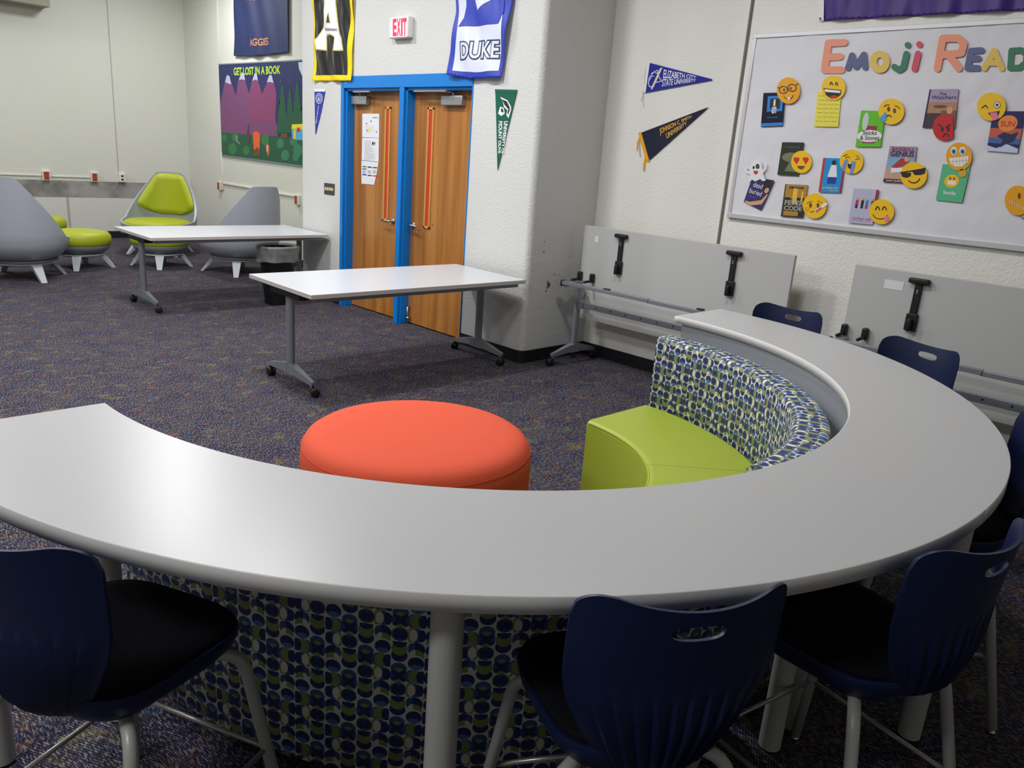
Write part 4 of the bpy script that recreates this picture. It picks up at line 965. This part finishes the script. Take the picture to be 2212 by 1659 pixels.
# ------------------------------------------------------------------ curved counter, two quarter-ring tables
CX, CY_ = 2.075, 2.249
RI, RO, HT = 1.399, 1.855, .911
def ring_table(a0, a1, legs, label, nm_panel):
    t = thing('curved_table', label, 'table', (CX, CY_, 0), 0, 'quarter ring tables of the counter')
    N = 72; b = MB(); z0, z1 = HT - .036, HT; e = .0025
    def P(r, a, z): return b.bm.verts.new((r * math.cos(a), r * math.sin(a), z))
    prof = [(RI, z0), (RI, z1 - e), (RI + e, z1), (RO - e, z1), (RO, z1 - e), (RO, z0)]
    R = [[P(r, a0 + (a1 - a0) * i / N, z) for (r, z) in prof] for i in range(N + 1)]
    for i in range(N):
        for k in range(6):
            f = b.bm.faces.new((R[i][k], R[i][(k + 1) % 6], R[i + 1][(k + 1) % 6], R[i + 1][k])); f.material_index = 0 if k == 2 else (2 if k == 5 else 1); f.smooth = k not in (2, 5)
    for q in (R[0], R[N][::-1]): f = b.bm.faces.new(q); f.material_index = 1
    b.build('tabletop', [M_TOPG, M_TOPE, M_UNDER], t)
    for (r, a) in legs:
        x, y = r * math.cos(math.radians(a)), r * math.sin(math.radians(a))
        b = MB(); b.lathe([(0, .008), (.0325, .008), (.0325, HT - .037), (0, HT - .037)], c=(x, y, 0), seg=28); lg = b.build('leg', M_LEG, t, autosm=40)
        b = MB(); b.lathe([(0, 0), (.014, 0), (.014, .008), (0, .008)], c=(x, y, 0), seg=16); b.build('glide', M_BLK, lg)
    b = MB(); pa0, pa1 = a0 + .03, a1 - .03
    def rr(r0, r1, zb, zt):
        vs = [[b.bm.verts.new((r * math.cos(a), r * math.sin(a), z)) for (r, z) in ((r0, zb), (r0, zt), (r1, zt), (r1, zb))] for a in [pa0 + (pa1 - pa0) * i / 60 for i in range(61)]]
        for i in range(60):
            for k in range(4): f = b.bm.faces.new((vs[i][k], vs[i][(k + 1) % 4], vs[i + 1][(k + 1) % 4], vs[i + 1][k]))
        b.bm.faces.new(vs[0]); b.bm.faces.new(vs[60][::-1])
    rr(RI + .014, RI + .026, .62, z0 - .004); b.build(nm_panel, M_MODEST, t, autosm=40)
    return t
D_ = math.radians
ring_table(D_(180), D_(269.99), [(1.48, 186), (1.77, 184.5), (1.77, 226.5), (1.48, 267.3)], 'grey quarter ring table along the near side of the counter', 'modesty_panel')
ring_table(D_(270.01), D_(360), [(1.48, 272.6), (1.775, 280.5), (1.77, 317), (1.48, 352), (1.77, 354)], 'grey quarter ring table along the right side of the counter', 'modesty_panel')

# ------------------------------------------------------------------ curved banquette benches inside the ring
def annular(b, prof, a0, a1, N, mi=0, uvcell=None, rref=1.28, caps=True):
    R = [[b.bm.verts.new((r * math.cos(a), r * math.sin(a), z)) for (r, z) in prof] for a in [a0 + (a1 - a0) * i / N for i in range(N + 1)]]
    n = len(prof); cum = [0]
    for k in range(n): cum.append(cum[-1] + math.hypot(prof[(k + 1) % n][0] - prof[k][0], prof[(k + 1) % n][1] - prof[k][1]))
    if uvcell and b.uvl is None: b.uvl = b.bm.loops.layers.uv.new('UVMap')
    def setuv(f, uvs):
        if uvcell:
            for l, u in zip(f.loops, uvs): l[b.uvl].uv = u
    ver = [-c_ for c_ in cum[:-1]] + [-cum[-1]]
    if uvcell:   # the print hangs upright on both faces
        hi = prof[n // 2][1]; run = 0
        for k in range(n): ver[k] = -(prof[k][1] + max(0, min(prof[k][0], prof[n - 1][0] - .03) - prof[0][0]))
        for k in (n - 1,): ver[k] = -prof[k][1]
    for i in range(N):
        for k in range(n):
            f = b.bm.faces.new((R[i][k], R[i][(k + 1) % n], R[i + 1][(k + 1) % n], R[i + 1][k])); f.material_index = mi; f.smooth = True
            u0 = (a0 + (a1 - a0) * i / N) * rref; u1 = (a0 + (a1 - a0) * (i + 1) / N) * rref
            va, vb = ver[k], ver[(k + 1) % n]
            if k == n - 2: va = -prof[k][1]
            if uvcell: setuv(f, [(u0 / uvcell, va / uvcell), (u0 / uvcell, vb / uvcell), (u1 / uvcell, vb / uvcell), (u1 / uvcell, va / uvcell)])
    if caps:
        for q in (R[0], R[N][::-1]):
            f = b.bm.faces.new(q); f.material_index = mi
            pr = prof if q is R[0] else prof[::-1]
            setuv(f, [(p[0] / (uvcell or 1), -p[1] / (uvcell or 1)) for p in pr])
def rprof(r0, r1, z0, z1, e, n=5, eb=0):
    """rounded rectangle section, ordered from inner bottom up over the top to outer bottom"""
    p = [(r0, z0)]
    for k in range(n + 1): a = PI - k * PI / 2 / n; p.append((r0 + e + e * math.cos(a), z1 - e + e * math.sin(a)))
    for k in range(n + 1): a = PI / 2 - k * PI / 2 / n; p.append((r1 - e + e * math.cos(a), z1 - e + e * math.sin(a)))
    p.append((r1, z0)); return p
def bench(a0, a1, label, ri=1.212, ro=1.345, zt=.825, dy=0.0):
    t = thing('curved_bench', label, 'bench', (CX, CY_ + dy, 0), 0, 'curved banquette benches inside the counter')
    am = (a0 + a1) / 2
    prof = rprof(ri, ro, .065, zt, .03)
    # the print runs upright on both faces: the section is unrolled from the inner bottom edge
    b = MB(); annular(b, prof, a0, a1, 90, uvcell=.040, rref=1.29); b.build('backrest', M_FABRIC, t)
    pr = [(.725, .065)] + rprof(.722, ri, .065, .464, .028)[1:]
    for (x0, x1) in ((a0, am - .0012), (am + .0012, a1)):
        b = MB(); annular(b, pr, x0, x1, 40); b.build('seat', M_LIME, t, autosm=50)
    # welt along the front top edge
    b = MB(); b.tube([(.727 * math.cos(a), .727 * math.sin(a), .452) for a in [a0 + .01 + (a1 - a0 - .02) * i / 60 for i in range(61)]], .0055, seg=8); b.build('piping', M_LIMES, t)
    b = MB(); annular(b, [(.78, .0), (.78, .065), (1.31, .065), (1.31, .0)], a0 + .02, a1 - .02, 40); b.build('plinth', M_BLK, t, autosm=40)
    return t
bench(D_(181), D_(266), 'patterned curved bench behind the near side of the counter', 1.25, 1.385, .775)
bench(D_(269.2), D_(359.3), 'lime seated curved bench with patterned back on the right side', dy=-.018)

# orange pouf
t = thing('ottoman', 'large round orange pouf in the middle of the ring', 'ottoman', (2.035, 2.555, 0))
pr = [(0, .470), (.30, .470), (.41, .467), (.455, .458), (.485, .438), (.501, .406), (.507, .36), (.506, .2), (.496, .06), (.485, .02), (.47, .015), (0, .015)]
b = MB(); b.lathe(pr, seg=96); b.build('upholstery', M_ORANGE, t)
b = MB(); b.tube([(.5005 * math.cos(2 * PI * k / 96), .5005 * math.sin(2 * PI * k / 96), .410) for k in range(97)], .0016, seg=6, caps=False); b.build('seam', mat('orange_seam', (214, 70, 40), .8), t)
b = MB()
for k in range(4): b.lathe([(0, 0), (.025, 0), (.025, .016), (0, .016)], c=(.36 * math.cos(k * PI / 2 + .4), .36 * math.sin(k * PI / 2 + .4), 0), seg=16)
b.build('glide', M_BLK, t)

# ------------------------------------------------------------------ counter stools: navy shell, black pad, grey tube legs
def stool_back():
    NU, NV = 65, 46
    def surf(s, q):
        """s in -1..1 across, q in 0..1 from the seat up"""
        w = .088 + .118 * math.sin(min(1, q / .72) * PI / 2) ** 1.1
        x = w * s
        top = .405 + .030 * s * s
        c = max(0, (abs(s) - .66) / .34); top -= .070 * (1 - math.sqrt(max(0, 1 - c * c)))
        z = top * q
        yb = -.205 - .030 * math.sin(min(1, q / .4) * PI / 2) - .045 * q ** 1.4
        if q < .12: yb += .035 * ((.12 - q) / .12) ** 2
        curve = .066 * s * s * (.4 + .6 * q) + .016 * abs(s) ** 5
        y = yb + curve
        return x, y, z
    rib = lambda s, q: 0.0
    def front(i, j):
        s = i * 2 - 1; x, y, z = surf(s, j); return Vector((x, y, z + .550))
    bmo = bmesh.new()
    F = [[None] * NU for _ in range(NV)]; Bk = [[None] * NU for _ in range(NV)]
    for j in range(NV):
        q = j / (NV - 1)
        for i in range(NU):
            s = i / (NU - 1) * 2 - 1
            x, y, z = surf(s, q); z += .550
            F[j][i] = bmo.verts.new((x, y + .0035, z))
            fade = max(0, min(1, (.60 - q) / .22)) * max(0, min(1, (1 - abs(s)) / .12))
            ph = s * 5.5 + .5; saw = ph - math.floor(ph)
            d = .013 * (1 - saw) * fade
            # thicker rolled rim at the edges of the shell
            Bk[j][i] = bmo.verts.new((x, y - .0035 - d, z))
    for j in range(NV - 1):
        for i in range(NU - 1):
            f = bmo.faces.new((F[j][i], F[j][i + 1], F[j + 1][i + 1], F[j + 1][i])); f.smooth = True
            f = bmo.faces.new((Bk[j][i], Bk[j + 1][i], Bk[j + 1][i + 1], Bk[j][i + 1])); f.smooth = True
    rim = [(0, i) for i in range(NU)] + [(j, NU - 1) for j in range(1, NV)] + [(NV - 1, i) for i in range(NU - 2, -1, -1)] + [(j, 0) for j in range(NV - 2, 0, -1)]
    for k in range(len(rim)):
        a = rim[k]; c = rim[(k + 1) % len(rim)]
        bmo.faces.new((F[a[0]][a[1]], Bk[a[0]][a[1]], Bk[c[0]][c[1]], F[c[0]][c[1]]))
    bmesh.ops.recalc_face_normals(bmo, faces=bmo.faces)
    me = bpy.data.meshes.new('backrest'); bmo.to_mesh(me); bmo.free(); me.materials.append(M_NAVY)
    o = bpy.data.objects.new('backrest', me); COL.objects.link(o)
    # hand hole cut through the shell
    cb = MB(); n = 28; pts = []
    for k in range(n):
        a = 2 * PI * k / n; cx_, cz_ = math.cos(a), math.sin(a)
        x = .050 * math.copysign(abs(cx_) ** .62, cx_); z = (.0125 if cz_ > 0 else .0175) * math.copysign(abs(cz_) ** .75, cz_)
        pts.append((x, z))
    cb.prism(pts, -.5, .1, M=Matrix(((1, 0, 0, 0), (0, 0, 1, 0), (0, 1, 0, .912), (0, 0, 0, 1))))
    co = cb.build('cutter', M_NAVY)
    m = o.modifiers.new('cut', 'BOOLEAN'); m.operation = 'DIFFERENCE'; m.object = co; m.solver = 'EXACT'
    bake(o); bpy.data.objects.remove(co)
    o.data.polygons.foreach_set('use_smooth', [True] * len(o.data.polygons))
    try: o.data.set_sharp_from_angle(angle=math.radians(38))
    except Exception: pass
    return o
def seat_outline(k, grow=0.0, n=40):
    """k 0..1 round the seat; wider at the front"""
    a = 2 * PI * k; c, s_ = math.cos(a), math.sin(a)
    y = .205 * math.copysign(abs(s_) ** .62, s_); wy = .175 + .04 * (y + .2) / .4
    x = wy * math.copysign(abs(c) ** .52, c)
    L = math.hypot(x, y); return (x * (1 + grow / L), y * (1 + grow / L))
def make_stool(label, loc, rz):
    t = thing('counter_stool', label, 'stool', loc, rz, 'navy counter stools around the ring tables')
    SZ = .600
    def ringz(grow, z, dip=0.0):
        out = []
        for k in range(56):
            x, y = seat_outline(k / 56, grow); front = max(0, (y - .12) / .09)
            out.append((x, y, z - .012 * front + .020 * max(0, (-y - .12) / .09) + dip))
        return out
    def loft(b, rings, mi=0):
        R = [[b.bm.verts.new(p) for p in r] for r in rings]; n = len(R[0])
        for i in range(len(R) - 1):
            for k in range(n): f = b.bm.faces.new((R[i][k], R[i][(k + 1) % n], R[i + 1][(k + 1) % n], R[i + 1][k])); f.smooth = True; f.material_index = mi
        f = b.bm.faces.new(R[-1]); f.smooth = True; b.bm.faces.new(R[0][::-1])
    b = MB(); loft(b, [ringz(-.075, SZ - .078), ringz(-.035, SZ - .066), ringz(-.008, SZ - .038), ringz(.002, SZ - .008), ringz(.0, SZ + .001), ringz(-.006, SZ + .002)])
    b.build('seat', M_NAVY, t, autosm=60)
    b = MB(); loft(b, [ringz(-.008, SZ + .0005), ringz(-.007, SZ + .012), ringz(-.014, SZ + .019), ringz(-.05, SZ + .021), ringz(-.11, SZ + .018)])
    b.build('seat_pad', M_PAD, t)
    bo = stool_back(); bo.parent = t
    # legs
    def leg(sx, fy, ty):
        top = Vector((sx * .10, ty * .6, SZ - .070)); kn = Vector((sx * .185, ty, SZ - .085)); ft = Vector((sx * .245, fy, .016))
        pts = [top, top.lerp(kn, .6)]
        dirv = (ft - kn).normalized()
        a = top.lerp(kn, .6); c_ = kn + dirv * .055
        for k in range(1, 6):
            u = k / 6; pts.append(a * (1 - u) ** 2 + kn * 2 * u * (1 - u) + c_ * u * u)
        pts += [c_, ft]
        b = MB(); b.tube(pts, .0145, seg=14); l = b.build('leg', M_LEG, t)
        b = MB(); b.lathe([(0, 0), (.014, 0), (.012, .008), (.008, .01), (.008, .02), (0, .02)], c=(ft.x, ft.y, 0), seg=14); b.build('foot_glide', M_CHROME, l)
        return c_, ft
    ends = {}
    for sx in (-1, 1):
        ends[(sx, 1)] = leg(sx, .235, .165); ends[(sx, -1)] = leg(sx, -.255, -.150)
    def at(k, z):
        a, f = ends[k]; u = (a.z - z) / (a.z - f.z); return a.lerp(f, u)
    b = MB()
    b.tube([at((-1, 1), .24), at((1, 1), .24)], .0065, seg=10); b.tube([at((-1, -1), .24), at((1, -1), .24)], .0065, seg=10)
    for sx in (-1, 1): b.tube([at((sx, 1), .24), at((sx, -1), .24)], .0065, seg=10)
    b.build('foot_rail', mat('bright_steel_rod', (170, 170, 168), .3, .6), t)
    b = MB(); b.tube([(-.10, .10, SZ - .078), (.10, .10, SZ - .078)], .012, seg=10); b.tube([(-.10, -.09, SZ - .078), (.10, -.09, SZ - .078)], .012, seg=10); b.build('seat_frame', M_LEG, t)
    return t
def rz_for(fx, fy): return math.atan2(fy, fx) - PI / 2
s0 = make_stool('navy stool in the centre foreground seen from behind', (1.198, .788, 0), rz_for(.52, .855))
copy_tree(s0, 'navy stool in the lower left corner of the photo', (.465, 1.58, 0), rz_for(.91, .41))
copy_tree(s0, 'navy stool at the lower right with its seat under the table', (1.815, .555, 0), rz_for(.2, .98))
copy_tree(s0, 'navy stool at the right photo edge, mostly cut off', (2.76, .66, 0), rz_for(-.38, .925))
copy_tree(s0, 'navy stool nearest the bulletin board table, only its back showing', (3.585, 1.20, 0), rz_for(-.93, .33))
copy_tree(s0, 'navy stool farthest along the counter, beside the flipped tables', (3.85, 1.92, 0), rz_for(-.995, .05))

# ------------------------------------------------------------------ lounge chairs, footstools, bin
def base_legs(t, R, ztop, tw=.085):
    for k in range(4):
        a = k * PI / 2 + PI / 4; M = Matrix.Rotation(a, 4, 'Z')
        b = MB()
        sec = [(R * .52, ztop, .055, .075), (R * .68, ztop - .02, .05, .06), (R * .98, .0, .028, .036)]
        rings = []
        for (r, z, hw, th) in sec: rings.append([b.bm.verts.new(M @ Vector((r + sx * th / 2, sy * hw, z))) for sx, sy in ((-1, -1), (1, -1), (1, 1), (-1, 1))])
        for i in range(2):
            for q in range(4): b.bm.faces.new((rings[i][q], rings[i][(q + 1) % 4], rings[i + 1][(q + 1) % 4], rings[i + 1][q]))
        b.bm.faces.new(rings[0][::-1]); b.bm.faces.new(rings[-1]); b.build('leg', M_LEGW, t, autosm=30)
    b = MB(); b.lathe([(0, ztop - .03), (R * .6, ztop - .03), (R * .72, ztop - .012), (R * .72, ztop + .006), (0, ztop + .006)], seg=48); b.build('base_ring', M_LEGW, t, autosm=40)
def lounge(label, loc, ang):
    t = thing('lounge_chair', label, 'lounge chair', loc, ang - PI / 2, 'egg shaped lounge chairs')
    base_legs(t, .46, .185)
    b = MB(); b.lathe([(0, .192), (.33, .192), (.36, .20), (.36, .215), (.34, .225), (0, .225)], seg=56); b.build('swivel_ring', mat('dark_grey_ring', (104, 108, 112), .5), t, autosm=40)
    # one moulded shell: bowl below, tall tapering back above
    RP = [(.212, .30), (.24, .36), (.28, .415), (.34, .458), (.40, .48), (.48, .488), (.60, .482), (.80, .468), (1.12, .445)]
    def rad(z):
        for (z0, r0), (z1, r1) in zip(RP, RP[1:]):
            if z <= z1: u = max(0, (z - z0) / (z1 - z0)); return r0 + (r1 - r0) * u
        return RP[-1][1]
    def zrim(ph):
        a = abs(ph); A0 = D_(27)
        if a <= A0: return 1.10 - .012 * (a / A0) ** 4
        if a <= PI / 2: return .47 + .618 * ((1 - math.sin(a)) / (1 - math.sin(A0))) ** .56
        return .47 - .07 * min(1, (a - PI / 2) / (PI / 2)) ** .7
    def sh(ph, z, dr=0.0):
        r_ = rad(z) - dr; yc = -.02 - .10 * max(0, z - .4)
        cf = -math.cos(ph); k_ = 1 + .22 * max(0, min(1, (z - .22) / .15))
        return Vector((r_ * math.sin(ph), r_ * cf * (k_ if cf > 0 else 1) + yc, z))
    b = MB(); NU, NV = 96, 26
    O_ = [[b.bm.verts.new(sh(ph, .212 + (zrim(ph) - .212) * j / (NV - 1))) for ph in [-PI + 2 * PI * i / NU for i in range(NU)]] for j in range(NV)]
    I_ = [[b.bm.verts.new(sh(ph, .235 + (zrim(ph) - .235) * j / (NV - 1), .028)) for ph in [-PI + 2 * PI * i / NU for i in range(NU)]] for j in range(NV)]
    for j in range(NV - 1):
        for i in range(NU):
            k = (i + 1) % NU
            b.bm.faces.new((O_[j][i], O_[j][k], O_[j + 1][k], O_[j + 1][i])); b.bm.faces.new((I_[j][i], I_[j + 1][i], I_[j + 1][k], I_[j][k]))
    for i in range(NU): b.bm.faces.new((O_[-1][i], O_[-1][(i + 1) % NU], I_[-1][(i + 1) % NU], I_[-1][i]))
    b.bm.faces.new(I_[0]); b.bm.faces.new(O_[0][::-1])
    b.build('shell', M_SHELL, t, autosm=50)
    # back cushion lying on the inside of the back
    b = MB(); NU, NV = 33, 30
    def half(q):
        z = .50 + .575 * q
        s_ = 1 - (1 - math.sin(D_(27))) * max(0, (z - .47) / .618) ** (1 / .56); m = min(D_(66), math.asin(max(.1, min(1, s_))) * .92)
        low = min(1, q / .34); m *= math.sin(low * PI / 2) ** .55 if q > 0 else .02
        m *= (1 - .35 * max(0, (q - .93) / .07) ** 2)
        return z, m
    def cu(i, j):
        z, m = half(j); ph = (i * 2 - 1) * m; e = min(i, 1 - i, j * 1.0, (1 - j)) * 9
        return sh(ph, z, .028 + .004 + .05 * min(1, e) ** .5)
    G = [[b.bm.verts.new(cu(i / (NU - 1), j / (NV - 1))) for i in range(NU)] for j in range(NV)]
    for j in range(NV - 1):
        for i in range(NU - 1): f = b.bm.faces.new((G[j][i], G[j][i + 1], G[j + 1][i + 1], G[j + 1][i])); f.smooth = True
    b.build('back_cushion', M_CUSH, t)
    # seat cushion
    b = MB(); b.lathe([(0, .36), (.38, .362), (.425, .38), (.438, .41), (.43, .44), (.39, .462), (0, .47)], c=(0, .055, 0), seg=64, sx=.99, sy=1.12); b.build('seat_cushion', M_CUSH, t)
    return t
lounge('grey backed egg lounge chair at the left photo edge', (2.22, 9.86, 0), D_(57))
lounge('lime cushioned egg lounge chair facing the room', (4.30, 11.38, 0), D_(228))
lounge('grey backed egg lounge chair turned away beside the waste bin', (4.56, 9.5, 0), D_(104))
def footstool(label, loc, rz):
    t = thing('footstool', label, 'footstool', loc, rz, 'round lime footstools')
    base_legs(t, .36, .17)
    b = MB(); b.lathe([(0, .178), (.24, .178), (.27, .19), (.31, .225), (.335, .27), (.33, .285), (0, .285)], seg=56); b.build('bowl', mat('grey_stool_bowl', (120, 124, 130), .5), t, autosm=50)
    b = MB(); b.lathe([(0, .27), (.32, .272), (.345, .295), (.352, .34), (.345, .39), (.315, .425), (.24, .44), (0, .444)], seg=56); b.build('cushion', M_CUSH, t)
    return t
footstool('round lime footstool beside the left grey chair', (2.98, 10.42, 0), .35)
footstool('round lime footstool under the far end of the white table', (3.87, 10.24, 0), .35)
footstool('lime footstool mostly hidden behind the left grey chair', (2.96, 12.1, 0), .2)

t = thing('waste_bin', 'black waste bin lined with a clear bag between the white tables', 'waste bin', (4.0, 7.46, 0), .1)
def sup(r, a, p=.72): return r * math.copysign(abs(math.cos(a)) ** p, math.cos(a)), r * .8 * math.copysign(abs(math.sin(a)) ** p, math.sin(a))
def bing(i, j):
    a = 2 * PI * i
    pr = [(.125, .0), (.132, .02), (.185, .56), (.20, .575), (.20, .59), (.188, .59), (.182, .56), (.13, .03)]
    k = min(int(j * 7 + .001), 6); u = j * 7 - k; r = pr[k][0] * (1 - u) + pr[k + 1][0] * u; z = pr[k][1] * (1 - u) + pr[k + 1][1] * u
    x, y = sup(r, a); return (x, y, z)
b = MB(); b.grid(bing, 48, 8, close_u=True); b.bm.verts.ensure_lookup_table()
f = b.bm.faces.new([b.bm.verts[i] for i in range(48)]); f = b.bm.faces.new([b.bm.verts[7 * 48 + i] for i in range(48)])
b.build('bin_body', M_BLK, t, autosm=50)
MBAG = mat('clear_bag_film', (176, 180, 178), .25); nt = MBAG.node_tree; bs = nt.nodes['Principled BSDF']; bs.inputs['Alpha'].default_value = .42
from mathutils import noise as NO
def bag(i, j):
    a = 2 * PI * i; pr = [(.17, .45), (.19, .58), (.207, .612), (.222, .60), (.218, .55), (.212, .50), (.214, .455)]
    k = min(int(j * 6 + .001), 5); u = j * 6 - k; r = pr[k][0] * (1 - u) + pr[k + 1][0] * u; z = pr[k][1] * (1 - u) + pr[k + 1][1] * u
    w = NO.noise(Vector((math.cos(a) * 4, math.sin(a) * 4, z * 9))) ; r += .012 * w * (j > .15); z += (.03 * NO.noise(Vector((math.cos(a) * 2.5, math.sin(a) * 2.5, 3.3)))) * max(0, j - .3)
    x, y = sup(r, a, .8); return (x, y, z)
b = MB(); b.grid(bag, 90, 25, close_u=True); b.build('bin_bag', MBAG, t)
